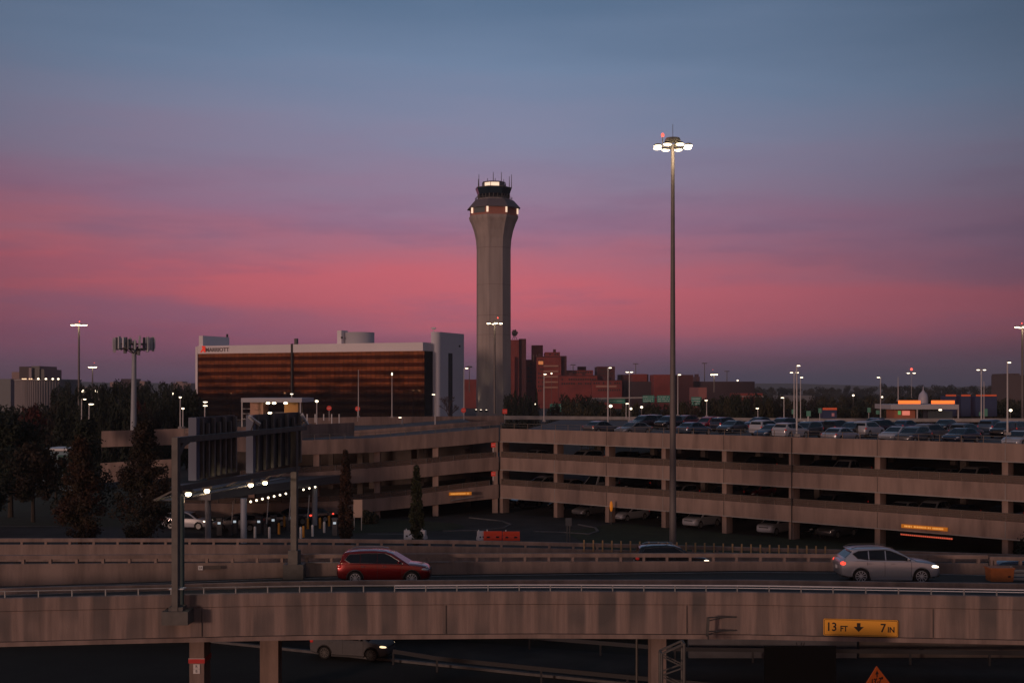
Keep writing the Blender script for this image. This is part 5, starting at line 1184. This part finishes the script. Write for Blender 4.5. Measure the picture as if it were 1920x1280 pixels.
wood(-30, 120, 20, 0, 0, 240, 300, [0, 0, 1], 'dark tree before the ribbed building at far left', 'trees before the ribbed building', [(-30, 758), (60, 762), (120, 748)], (40, 60))
far_tree(58, 758, 235, 62, 4, 'deep red tree below the ribbed building', None); far_tree(262, 748, 230, 40, 4, 'deep red tree right of the antenna pole', None)
wood(950, 1010, 10, 0, 0, 300, 380, [0, 3], 'dark tree at the foot of the control tower', 'trees at the tower foot', [(950, 742), (975, 737), (1010, 750)], (20, 34))
wood(1040, 1125, 9, 0, 0, 330, 420, [0, 2], 'rounded dark tree below the brewery', 'trees below the brewery', [(1040, 748), (1085, 736), (1125, 748)], (22, 36))
wood(1090, 1440, 12, 0, 0, 240, 330, [1, 2, 2, 0], 'brownish shrub tree behind the roof cars', 'scrub trees behind the garage roof', [(1090, 756), (1260, 752), (1350, 742), (1440, 745)], (26, 42))
wood(1300, 1930, 15, 0, 0, 420, 560, [2, 2, 1, 0], 'olive tree in the belt behind the toll booth', 'tree belt at right', [(1300, 745), (1400, 738), (1520, 741), (1600, 737), (1930, 745)], (26, 44))
wood(1430, 1930, 13, 0, 0, 270, 360, [1, 2, 0], 'low dark tree directly behind the roof cars at right', 'low trees behind roof cars', [(1430, 757), (1650, 755), (1930, 760)], (28, 44))
wood(1420, 1930, 15, 0, 0, 1300, 1700, [0, 0, 2], 'far tree on the ridge at right', 'ridge trees at right', [(1420, 726), (1560, 727), (1640, 722), (1800, 723), (1930, 722)], (20, 34))
far_tree(1006, 731, 500, 12, 3, 'narrow dark tree in front of the brick brewery', None)

# ================================================================== CARS
def car_meshes(kind):
    H = dict(suv=(2.32, 1.70), sedan=(2.35, 1.44), pickup=(2.8, 1.85), van=(2.6, 2.1), wagon=(2.30, 1.66))[kind]
    L2, top = H; suvish = kind in ('suv', 'wagon'); bz = 1.08 if kind in ('suv', 'wagon') else (.95 if kind == 'sedan' else 1.15); wm = .92 if kind != 'sedan' else .90
    hood = bz-.02; nz = bz-.24 if suvish else bz-.36
    st = [(-L2, .46, bz-.16, .74), (-L2+.07, .34, bz-.04, .84), (-L2+.35, .26, bz+.02, .895), (-L2+.85, .22, bz+.02, wm), (-.4, .20, bz, wm), (.6, .20, bz-.02, wm), (1.15, .20, hood-.01, wm),
          (1.55, .22, hood-(.045 if suvish else .07), wm-.01), (L2-.45, .25, hood-(.09 if suvish else .15), wm-.03), (L2-.20, .28, hood-(.16 if suvish else .25), wm-.09), (L2-.07, .33, hood-(.25 if suvish else .38), wm-.18), (L2, .42, hood-(.40 if suvish else .52), wm-.30)]
    if kind == 'pickup' or kind == 'van': st = [(x, a, z, w+.03) for x, a, z, w in st]
    mb = MB(); rings = []
    for x, zb, zt_, hw in st:
        zm = zb+(zt_-zb)*.45
        half = [(hw*.80, zb), (hw*.97, zb+.09), (hw, zm), (hw*.985, zb+(zt_-zb)*.72), (hw*.955, zt_-.03), (hw*.88, zt_+.012), (hw*.45, zt_+.035)]
        rings.append([(x, y, z) for y, z in half]+[(x, -y, z) for y, z in reversed(half)])
    mb.sweep(rings); body = mb.mesh('body')
    wr = .36 if kind != 'sedan' else .33; ax = (-L2+.93 if kind != 'pickup' else -1.75, L2-.90)
    if kind == 'pickup': ax = (-1.70, 1.85)
    # wheel arches by boolean
    tmp = bpy.data.objects.new('tmp_body', body); COL.objects.link(tmp); cut = MB()
    for x in ax:
        for s in (-1, 1): cut.lathe([(wr+.065, s*.60), (wr+.065, s*1.2)], (x, 0, wr+.01), 28, axis='Y')
    cme = cut.mesh('cut'); co = bpy.data.objects.new('tmp_cut', cme); COL.objects.link(co)
    md = tmp.modifiers.new('b', 'BOOLEAN'); md.object = co; md.operation = 'DIFFERENCE'; md.solver = 'EXACT'
    dg = bpy.context.evaluated_depsgraph_get(); dg.update(); body2 = bpy.data.meshes.new_from_object(tmp.evaluated_get(dg)); body2.name = 'body'
    bpy.data.objects.remove(tmp); bpy.data.objects.remove(co)
    body2.shade_smooth(); body2.set_sharp_from_angle(angle=R(38))
    # greenhouse
    zb = bz-.06
    if kind == 'suv': pr = [(-2.20, zb), (-2.16, bz+.10), (-2.02, 1.56), (-1.86, 1.64), (-1.2, 1.70), (-.45, 1.71), (.10, 1.67), (.42, 1.57), (1.32, hood-.05)]
    elif kind == 'wagon': pr = [(-2.16, zb), (-2.10, bz+.10), (-1.72, 1.50), (-1.86, 1.58), (-1.3, 1.64), (-.55, 1.66), (.02, 1.62), (.36, 1.51), (1.28, hood-.05)]
    elif kind == 'sedan': pr = [(-1.95, zb), (-1.85, bz+.02), (-1.25, 1.36), (-.85, 1.43), (-.2, 1.45), (.25, 1.39), (1.20, hood-.05)]
    elif kind == 'pickup': pr = [(-.72, zb), (-.70, bz+.1), (-.58, 1.76), (-.4, 1.84), (.3, 1.85), (.62, 1.76), (1.35, hood-.05)]
    else: pr = [(-2.5, zb), (-2.48, 1.9), (-2.35, 2.06), (-1, 2.1), (.5, 2.08), (.85, 1.98), (1.75, hood-.1)]
    yb_, yt_ = wm*.925, wm*.925-(top-bz)*.34
    Y = lambda z: yb_+(yt_-yb_)*(z-bz)/(top-bz)
    n = len(pr); vs = [(x, Y(z), z) for x, z in pr]+[(x, -Y(z), z) for x, z in pr]
    cabm = MB().add(vs, [tuple(range(n)), tuple(range(2*n-1, n-1, -1))]+[(i, n+i, n+(i+1) % n, (i+1) % n) for i in range(n)]).mesh('cab')
    o = bpy.data.objects.new('tmp', cabm); COL.objects.link(o); md = o.modifiers.new('b', 'BEVEL'); md.width = .045; md.segments = 3; md.limit_method = 'ANGLE'; md.angle_limit = R(40)
    dg = bpy.context.evaluated_depsgraph_get(); dg.update(); cab2 = bpy.data.meshes.new_from_object(o.evaluated_get(dg)); bpy.data.objects.remove(o); cab2.shade_smooth(); cab2.set_sharp_from_angle(angle=R(50))
    # side glass
    if kind == 'suv': wins = [[(-1.92, bz+.20), (-1.66, bz+.055), (-1.16, bz+.035), (-1.16, 1.567), (-1.72, 1.53)], [(-1.145, bz+.03), (-.315, bz+.015), (-.315, 1.60), (-1.145, 1.57)], [(-.30, bz+.012), (.98, bz-.0), (.72, bz+.19), (.32, 1.49), (.08, 1.585), (-.30, 1.60)]]
    elif kind == 'wagon': wins = [[(-1.72, 1.50-.1), (-1.50, bz+.10), (-1.02, bz+.03), (-1.02, 1.55), (-1.45, 1.52)], [(-.97, bz+.03), (-.25, bz+.02), (-.25, 1.575), (-.97, 1.555)], [(-.20, bz+.02), (.92, bz+.01), (.68, bz+.18), (.26, 1.44), (0, 1.54), (-.20, 1.57)]]
    elif kind == 'sedan': wins = [[(-1.45, bz+.08), (-1.2, bz+.03), (-.30, bz+.02), (-.30, 1.375), (-.80, 1.36), (-1.18, 1.27)], [(-.25, bz+.02), (.88, bz+.01), (.62, bz+.14), (.16, 1.33), (-.25, 1.38)]]
    elif kind == 'pickup': wins = [[(-.58, bz+.05), (-.05, bz+.04), (-.05, 1.74), (-.48, 1.72)], [(0, bz+.04), (1.08, bz+.03), (.55, 1.68), (.3, 1.75), (0, 1.75)]]
    else: wins = [[(-2.3, bz+.2), (-1.2, bz+.2), (-1.2, 1.92), (-2.3, 1.90)], [(-1.1, bz+.2), (.0, bz+.2), (.0, 1.93), (-1.1, 1.92)], [(.08, bz+.15), (1.25, bz+.15), (.72, 1.90), (.08, 1.93)]]
    gl_ = MB()
    for wpoly in wins:
        k = len(wpoly)
        for s in (-1, 1):
            vs = [(x, s*(Y(z)+.008), z) for x, z in wpoly]+[(x, s*(Y(z)-.01), z) for x, z in wpoly]
            fs = [tuple(range(k)), tuple(range(2*k-1, k-1, -1))]+[(i, k+i, k+(i+1) % k, (i+1) % k) for i in range(k)]
            gl_.add(vs, fs)
    # windscreen and rear glass as slabs on the sloping faces
    (xa, za), (xb, zb_) = pr[-2], pr[-1]
    def slab(p, q, ins):
        p = Vector((p[0], 0, p[1])); q = Vector((q[0], 0, q[1])); d_ = (q-p).normalized(); nrm_ = Vector((-d_.z, 0, d_.x))
        if nrm_.z < 0: nrm_ = -nrm_
        pa = p+d_*ins; qb = q-d_*ins; vs = []
        for off in (.012, -.02):
            for v in (pa, qb):
                for s in (-1, 1): vs.append((v.x+nrm_.x*off, s*(Y(v.z)-.09), v.z+nrm_.z*off))
        gl_.add(vs, [(0, 1, 3, 2), (4, 6, 7, 5), (0, 2, 6, 4), (1, 5, 7, 3), (0, 4, 5, 1), (2, 3, 7, 6)])
    slab(pr[-2], pr[-1], .07)
    ri = 1
    slab(pr[2] if kind != 'wagon' else pr[2], pr[1], .05)
    glm = gl_.mesh('windows')
    # wheel
    ty = MB().lathe([(wr-.11, -.10), (wr-.03, -.115), (wr, -.08), (wr, .08), (wr-.03, .115), (wr-.11, .10)], n=24, axis='Y').mesh('tyre'); ty.shade_smooth(); ty.set_sharp_from_angle(angle=R(40))
    rm = MB().lathe([(wr-.105, .105), (wr-.105, .085), (wr-.13, .075), (wr-.14, .03)], n=24, axis='Y')
    rm = MB(); k = 10
    rm.lathe([(.05, .07), (.05, .112)], n=12, axis='Y')
    for i in range(k):
        a = 2*math.pi*i/k; rr = wr-.12; c, s = math.cos(a), math.sin(a)
        m3 = Matrix.Rotation(-a, 3, 'Y'); rm.box(m3 @ Vector(((rr+.04)/2, .095, 0)), (rr-.04, .02, .035), m3)
    for i in range(24):
        a = 2*math.pi*i/24; b = 2*math.pi*(i+1)/24; rr = wr-.115
        rm.bar((rr*math.cos(a), .10, rr*math.sin(a)), (rr*math.cos(b), .10, rr*math.sin(b)), .02, .022)
    rmm = rm.mesh('rim')
    rd = MB().lathe([(wr-.11, -.05), (wr-.11, .06)], n=20, axis='Y').mesh('wheel_disc')
    return dict(body=body2, cab=cab2, win=glm, tyre=ty, rim=rmm, disc=rd, ax=ax, wr=wr, L2=L2, bz=bz, wm=wm, nz=nz, top=top, Y=Y, pr=pr, wins=wins, hood=hood)
CM = {k: car_meshes(k) for k in ('suv', 'sedan', 'pickup', 'van', 'wagon')}
def ob(name, me, m, parent, loc=(0, 0, 0), rot=(0, 0, 0)):
    if not me.materials: me.materials.append(None)
    o = bpy.data.objects.new(name, me); COL.objects.link(o); o.parent = parent; o.location = loc; o.rotation_euler = rot
    o.material_slots[0].link = 'OBJECT'; o.material_slots[0].material = m; return o
PAINT = {}
def paint(name, col, metal=.35, rough=.28):
    if name not in PAINT: PAINT[name] = mat('paint_'+name, col, rough, metal, coat=.6)
    return PAINT[name]
HL = MB().ell((0, 0, 0), (.20, .07, .065)).mesh('headlight'); TL = MB().ell((0, 0, 0), (.13, .07, .10)).mesh('taillight')
HL.shade_smooth(); TL.shade_smooth()
GRL = MB().box((0, 0, 0), (.1, .95, .24)).mesh('grille'); BMP = MB().box((0, 0, 0), (.14, 1.35, .18)).mesh('bumper')
MIR = MB().ell((0, 0, 0), (.07, .10, .07)).mesh('mirror'); MIR.shade_smooth()
def car(kind, pnt, loc, heading, label, detail=False, head=None, tail=None, cat='car', name='parked_car', group='cars parked in the garage', rim=RIM, cladding=None):
    c = CM[kind]; t = thing(name, label, cat, loc, group, heading); L2 = c['L2']
    ob('body', c['body'], pnt, t); ob('cabin', c['cab'], pnt, t); ob('windows', c['win'], GLASS, t)
    for x in c['ax']:
        for s in (-1, 1):
            w = ob('wheel', c['tyre'], RUBBER, t, (x, s*(c['wm']-.13), c['wr']), (0, 0, 0 if s > 0 else math.pi))
            if detail: ob('rim', c['rim'], rim, w); ob('hub_disc', c['disc'], BLACK, w)
            else: ob('rim', c['disc'], STEEL if rim is RIM else rim, w, (0, .05, 0))
    for s in (-1, 1):
        ob('headlight', HL, head or HEADO, t, (L2-.25, s*(c['wm']-.135), c['bz']-(.27 if kind in ('suv', 'wagon') else .33)), (0, R(8), s*R(-28)))
        ob('taillight', TL, tail or TAIL, t, (-L2+.13, s*(c['wm']-.12), c['bz']-.12), (0, 0, s*R(20)))
    if detail or kind in ('suv', 'wagon', 'van'): ob('grille', GRL, BLACK, t, (L2-.06, 0, c['nz']-.16))
    if detail:
        ob('lower_bumper', BMP, BLACK, t, (L2-.11, 0, .40)); ob('lower_bumper', BMP, BLACK, t, (-L2+.10, 0, .46))
        mb = MB()
        for s in (-1, 1): mb.bar((c['ax'][0]+c['wr']+.08, s*(c['wm']-.04), .235), (c['ax'][1]-c['wr']-.08, s*(c['wm']-.04), .235), .10, .10)
        mb.build('sill', cladding or BLACK, t)
        if cladding is None or True:
            r0, r1 = c['wr']+.045, c['wr']+.085
            for x in c['ax']:
                for s in (-1, 1):
                    mb = MB()
                    for i in range(14):
                        a = math.pi*(i/14)-.0; b = math.pi*((i+1)/14)
                        y0, y1 = s*(c['wm']-.03), s*(c['wm']+.012); zc_ = c['wr']+.01
                        vs = [(x+r*math.cos(q), y, zc_+r*math.sin(q)) for y in (y0, y1) for q in (a, b) for r in (r0, r1)]
                        mb.add(vs, [(0, 1, 3, 2), (4, 6, 7, 5), (0, 4, 5, 1), (2, 3, 7, 6), (0, 2, 6, 4), (1, 5, 7, 3)])
                    mb.build('arch_trim', cladding or BLACK, t)
        for s in (-1, 1):
            ob('mirror', MIR, pnt, t, (.78, s*(c['wm']+.08), c['bz']+.10))
            # window trim
            pts = []
            ws = c['wins']; f_, b_ = ws[-1], ws[0]
            up_ = [p for p in b_ if p[1] > c['bz']+.25][::-1]+[p for w_ in ws[1:-1] for p in sorted([q for q in w_ if q[1] > c['bz']+.25])]+[p for p in sorted(f_) if p[1] > c['bz']+.12]
            up_ = sorted(set(up_)); chain = [b_[0]]+up_+[f_[1]]
            mb = MB(); pr_ = [Vector((x, s*(c['Y'](z)+.014), z)) for x, z in chain]
            for a, b in zip(pr_[:-1], pr_[1:]):
                if (b-a).length > .01: mb.bar(a, b, .02, .032)
            low = [b_[0], b_[1], f_[1]]; pl = [Vector((x, s*(c['Y'](z)+.014), z-.0)) for x, z in low]
            for a, b in zip(pl[:-1], pl[1:]): mb.bar(a, b, .02, .02)
            mb.build('window_trim', CHROME if kind == 'suv' else BLACK, t)
            for x in (-.62, .42): MB().box((x-.35, s*(c['wm']+.002), c['bz']-.12), (.20, .03, .032)).build('door_handle', CHROME if kind == 'suv' else pnt, t)
            mb = MB()
            for x in (-1.08, -.28, .93):   # door gaps
                hw = c['wm']
                zz = [(.34, .97*hw+.004), (.62, hw+.003), (.85, .985*hw+.004), (c['bz']-.05, .957*hw+.006)]
                if x == -1.08: zz = [(.88, .985*hw+.004), (c['bz']-.05, .957*hw+.006)]
                for (z0, y0), (z1, y1) in zip(zz[:-1], zz[1:]): mb.bar((x, s*y0, z0), (x, s*y1, z1), .010, .012, up=(1, 0, 0))
            mb.build('door_gap', BLACK, t)
            MB().path([(-1.75, s*.60, c['top']-.03), (-1.5, s*.60, c['top']+.05), (-.2, s*.60, c['top']+.06), (.15, s*.60, c['top']-.0)], .018, 6).build('roof_rail', CHROME if kind == 'suv' else STEELD, t)
        MB().box((-L2-.0, 0, .72), (.02, .32, .16)).build('licence_plate', PAINTW, t)
    return t
RED = paint('red', (.17, .006, .008), .5, .22); SIL = paint('silver', (.40, .42, .47), .6, .3); WHI = paint('white', (.36, .38, .43), 0, .3); BLK = paint('black', (.012, .013, .016), .2, .2)
NAV = paint('navy', (.025, .04, .075), .4, .25); GRY = paint('grey', (.10, .105, .12), .5, .3); DRD = paint('dark_red', (.13, .012, .018), .4, .3); BRD = paint('bright_red', (.42, .012, .012), .2, .3); BLU = paint('blue', (.06, .10, .16), .5, .3); TAN = paint('pale_gold', (.15, .15, .16), .2, .45); LOWP = mat('paint_shaded_matte', (.12, .12, .125), .75, spec=.2, vary=.1)  # LOWP: underbridge shade put into the paint colour, matte to suppress sun glint
G1 = 'cars driving on the roads'
def road_y(px, off): return dD(px)+off
d = 64.3
car('suv', RED, (X(722, d), d, ZRB), R(-.5), 'dark red crossover driving right on the upper road', True, head=HEADO, name='car', group=G1, cat='car')
d = 65.0
sc_ = car('wagon', SIL, (X(1661, d), d, ZRB), R(-1), 'silver crossover with lit headlights driving right on the upper road', True, head=HEAD, tail=TAILON, name='car', group=G1, cladding=SIL); sc_.scale = (1.09, 1.06, 1.06)
car('suv', BLK, (X(1259, 82.5), 82.5, ZRC), R(0), 'black car mostly hidden behind the slotted barrier', True, head=HEAD, name='car', group=G1).scale = (1.04, 1.04, 1.09)
car('wagon', LOWP, (X(661, 71.6), 71.9, -1.54), R(-14), 'pale crossover on the lower road half hidden under the bridge', True, head=HEADD, rim=STEELD, name='car', group=G1, cladding=BLACK)
car('suv', NAV, (X(1930, 76), 76, ZRC), 0, 'dark blue car behind the open slots at the right edge', True, head=HEADO, name='car', group=G1)
dd_ = 123.5
car('suv', WHI, (X(352, dd_), dd_, .02), R(-8), 'white car with a bright headlight leaving the parking gates', False, head=HEAD, name='car', group=G1)
car('sedan', BLK, (X(590, 133), 130, .02), R(-165), 'black car waiting behind the yellow bollards at the gates', False, tail=TAILON, name='car', group=G1)
car('suv', NAV, (X(548, 128), 128, .02), R(170), 'dark car with a red tail lamp behind the right gantry post', False, tail=TAILON, name='car', group=G1)
car('sedan', GRY, (X(498, 125), 126, .02), R(-172), 'grey car under the middle of the entry canopy', False, name='car', group=G1)
car('suv', GRY, (X(455, 124), 122, .02), R(175), 'dark grey car under the left part of the entry canopy', False, name='car', group=G1)
# roof deck cars: (px, roof row, kind, paint, facing, label)
HOUT = math.atan2(-.72, -.69); HIN = HOUT+math.pi
ZR = LEV[0]+.62
roof = [(1207, 778, 'suv', BLK, HOUT, 'black crossover at the left end of the roof car rows'),
 (1232, 777, 'suv', WHI, HIN, 'white crossover with a red tail lamp at the left end of the roof rows'),
 (1254, 779, 'suv', BLK, HOUT, 'black car behind the tall mast pole on the roof'),
 (1283, 778, 'wagon', DRD, HOUT, 'dark maroon car right of the mast pole on the roof'),
 (1327, 781, 'suv', BRD, HOUT, 'bright red crossover on the garage roof'),
 (1302, 791, 'sedan', BLU, HIN, 'dark blue sedan in front of the bright red crossover'),
 (1373, 788, 'sedan', GRY, HOUT, 'charcoal sedan right of the bright red crossover'),
 (1362, 782, 'suv', NAV, HIN, 'navy car in the rear row right of the bright red crossover'),
 (1438, 787, 'suv', WHI, HIN, 'long white wagon near the middle of the roof rows'),
 (1448, 795, 'sedan', BLU, HOUT, 'blue grey sedan in front of the long white wagon'),
 (1483, 792, 'wagon', WHI, HIN, 'white hatchback just left of the clustered lamp posts'),
 (1512, 790, 'suv', GRY, HOUT, 'dark grey car right of the clustered lamp posts'),
 (1541, 789, 'sedan', NAV, HIN, 'navy sedan in front of the blue kiosk'),
 (1577, 801, 'sedan', SIL, HIN, 'silver sedan close behind the parapet right of the lamp cluster'),
 (1572, 787, 'suv', BLK, HIN, 'black car right of the blue kiosk'),
 (1599, 790, 'wagon', BLK, HOUT, 'black car with a pale bumper left of the white crossover'),
 (1628, 789, 'suv', WHI, HIN, 'white crossover with dark glass left of the toll booth'),
 (1657, 786, 'suv', BLK, HIN, 'large black car directly left of the toll booth'),
 (1682, 799, 'sedan', WHI, HOUT, 'white sedan nose towards the parapet below the toll booth'),
 (1712, 799, 'wagon', GRY, HOUT, 'dark hatchback right of the white nosed sedan'),
 (1747, 794, 'suv', TAN, HIN, 'crossover with a pale roof line below the toll booth'),
 (1700, 787, 'sedan', BLU, HIN, 'blue sedan in the rear row in front of the toll booth wall'),
 (1802, 802, 'sedan', NAV, HOUT, 'navy sedan at the parapet right of the toll booth'),
 (1812, 793, 'suv', GRY, HIN, 'grey car behind the navy sedan'),
 (1772, 786, 'sedan', BLK, HOUT, 'black sedan in the rear row right of the toll booth'),
 (1862, 786, 'suv', BLU, HIN, 'dark blue car between the two right lamp posts'),
 (1884, 790, 'suv', BLK, HOUT, 'black car beside the rightmost lamp post'),
 (1912, 807, 'sedan', WHI, HOUT, 'white sedan at the right edge of the roof'),
 (1908, 789, 'suv', GRY, HIN, 'grey car in the rear row at the right edge'),
 (1128, 789, 'sedan', GRY, HIN, 'charcoal sedan left of the tall lamp post at the parapet'),
 (1187, 791, 'sedan', TAN, HOUT, 'dull gold sedan right of the tall lamp post at the parapet'),
 (1422, 782, 'sedan', NAV, HOUT, 'navy sedan in the rear row behind the long white wagon'),
 (1466, 783, 'suv', BLK, HOUT, 'black car in the rear row left of the lamp cluster'),
 (1640, 783, 'sedan', NAV, HOUT, 'navy car in the rear row left of the toll booth')]
topz = dict(suv=1.70, sedan=1.45, wagon=1.66, pickup=1.85, van=2.1)
for px, yt, kind, pn, hd, lab in roof:
    d = (CZ-ZR-topz[kind])*F/(yt-HZ)
    dface = lerp(FACE, px)+3.9
    d = max(d, dface)
    car(kind, pn, (X(px, d), d, ZR+.01), hd+random.uniform(-.08, .08), lab, group='cars parked on the garage roof', cat='car')
# cars inside: (photo column, level, metres behind the face, kind, paint, label, head on?)
LZ = {3: LEV[1]+.62, 2: LEV[2]+.62, 1: .03}
ins = [(1003, 3, 3.5, 'sedan', SIL, 'silver sedan on the upper enclosed deck near the garage corner'), (1096, 3, 3.2, 'suv', SIL, 'grey silver car in the second upper bay from the corner'), (1213, 3, 3.3, 'sedan', GRY, 'grey sedan in the third upper bay'),
 (1300, 3, 3.4, 'sedan', BLK, 'black sedan in the upper bay just right of the mast'), (1420, 3, 3.6, 'suv', BLK, 'black car in the upper bay left of the expansion joint'), (1590, 3, 3.2, 'pickup', TAN, 'pale pickup truck in the upper bay right of the expansion joint'),
 (1772, 3, 3.3, 'sedan', GRY, 'grey sedan in the last upper bay, left of the pale crossover'), (1822, 3, 3.2, 'suv', TAN, 'pale gold crossover in the last upper bay'), (1124, 2, 5.0, 'van', WHI, 'white van on the middle deck beside the second column'),
 (1185, 2, 9, 'suv', BLK, 'black car deep on the middle deck right of the white van'), (1420, 2, 12, 'sedan', DRD, 'maroon sedan deep on the middle deck'), (1692, 2, 3.4, 'sedan', SIL, 'silver sedan on the middle deck above the amber sign'), (1880, 2, 3.4, 'suv', NAV, 'navy car on the middle deck at the right column'),
 (1108, 1, 4.2, 'sedan', SIL, 'silver sedan peeping out on the ground floor left of the second column'), (1181, 1, 3.2, 'sedan', WHI, 'white sedan on the ground floor below the third bay'), (1215, 1, 6.5, 'suv', BLK, 'black car with a red lamp beside the white sedan on the ground floor'),
 (1316, 1, 3.0, 'suv', WHI, 'white crossover on the ground floor just right of the mast'), (1268, 1, 4.8, 'sedan', BLK, 'dark sedan hidden behind the mast on the ground floor'), (1455, 1, 2.9, 'suv', WHI, 'white crossover on the ground floor left of the expansion joint'),
 (1530, 1, 5.5, 'sedan', BLK, 'black sedan on the ground floor right of the expansion joint'), (1570, 1, 4.5, 'suv', GRY, 'grey car on the ground floor behind the silver crossover roof'), (985, 1, 6, 'suv', BLK, 'black car on the ground floor in the corner bay'), (1062, 1, 7, 'sedan', BLK, 'black sedan on the ground floor in the second bay'),
 (1360, 2, 6, 'suv', GRY, 'grey car on the middle deck at the fifth column')]
for px, lv, off, kind, pn, lab in ins:
    d = lerp(FACE, px); p = Vector((X(px, d), d, 0))+nrm*off
    dy = (off+.35+(.25 if kind in ('pickup', 'van') else 0))/(.72+.69*(px-960)/F)
    car(kind, pn, (X(px, d+dy), d+dy, LZ[lv]+.01), HOUT+random.uniform(-.06, .06), lab)
ordn = ['first', 'second', 'third', 'fourth', 'fifth', 'sixth', 'seventh']
bays = [(975, 1035), (1048, 1130), (1150, 1238), (1255, 1350), (1370, 1475), (1500, 1638), (1660, 1878)]
pool = [(GRY, 'grey'), (BLK, 'black'), (SIL, 'silver'), (NAV, 'navy'), (TAN, 'pale'), (DRD, 'maroon')]
for lv, dn_ in ((3, 'upper'), (2, 'middle')):
    for bi, (xa, xb) in enumerate(bays):
        k = 1 if bi < 5 else 2
        for j in range(k):
            px = xa+(xb-xa)*((.22 if (lv+bi) % 2 else .72) if k == 1 else (.30, .55)[j]+(.1 if lv == 2 else 0)); pn, cn = pool[(bi*2+j+lv) % 6]; kd = ('sedan', 'suv', 'wagon')[(bi+j+lv) % 3]
            if any(abs(px-q[0]) < 34 and q[1] == lv for q in ins): continue
            d = lerp(FACE, px); off = 3.6+random.uniform(0, 1.2); dy = off/(.72+.69*(px-960)/F)
            car(kd, pn, (X(px, d+dy), d+dy, LZ[lv]+.01), HOUT+random.uniform(-.06, .06), f"dim {cn} {'sedan' if kd == 'sedan' else 'crossover'} parked in the {ordn[bi]} {dn_} deck bay from the corner"+(' at right' if j else ''))
# maintenance objects at the right
oc = thing('orange_crate', 'orange plastic tub barrier standing on the upper road at right', 'crate', (X(1874, 65.2), 65.2, ZRB)); s_ = 65.2/F
MB().sweep([[(x*k, y*k, z) for x, y in ((-.60, -.4), (.60, -.4), (.60, .4), (-.60, .4))] for k, z in ((.93, 0), (1, .62))]).build('body', mat('crate_orange', (.42, .13, .035), .6, vary=.2), oc)
MB().box((0, 0, .66), (1.28, .86, .07)).build('rim', MATS['crate_orange'], oc); MB().box((.35, -.40, .26), (.12, .05, .07)).build('slot', BLACK, oc)
gr_ = thing('guardrail', 'stacked grey guardrail end right of the orange tub', 'guardrail', (X(1912, 65), 65, ZRB)); mb = MB(); [mb.box((.3, 0, z), (1.6, .1, .12)) for z in (.12, .32, .52)]; mb.build('rail', STEEL, gr_); MB().box((-.42, .05, .38), (.1, .1, .76)).build('post', STEEL, gr_)
sp = thing('signal_box', 'small dark two post sign by the loop road kerb', 'sign', (X(1066, 113), 113, .02)); s_ = 113/F
MB().box((0, 0, 1.75), (.55, .1, .7)).build('panel', TM, sp); MB().tube((-.12, 0, 0), (-.12, 0, 1.5), .05, n=6).tube((.12, 0, 0), (.12, 0, 1.5), .05, n=6).build('post', STEELD, sp)
yl = thing('hazard_post', 'small amber post marker beside the ground floor column', 'marker', (X(1146, 127.5), 127.5, .02)); MB().tube((0, 0, 0), (0, 0, 1.6), .05, n=6).build('post', STEELD, yl); MB().ell((0, 0, 1.8), (.16, .1, .55)).build('marker', AMB, yl)

# ================================================================== HAZE
hz = MB().box((0, 3000, 62), (16000, 6080, 138)).build('haze', None); hz['kind'] = 'stuff'
hm_ = bpy.data.materials.new('haze_air'); hm_.use_nodes = True; t_ = hm_.node_tree; t_.nodes.clear()
pv = t_.nodes.new('ShaderNodeVolumePrincipled'); pv.inputs['Color'].default_value = (.75, .78, .86, 1); pv.inputs['Density'].default_value = .00010
ot = t_.nodes.new('ShaderNodeOutputMaterial'); t_.links.new(pv.outputs[0], ot.inputs['Volume']); hz.data.materials.append(hm_)
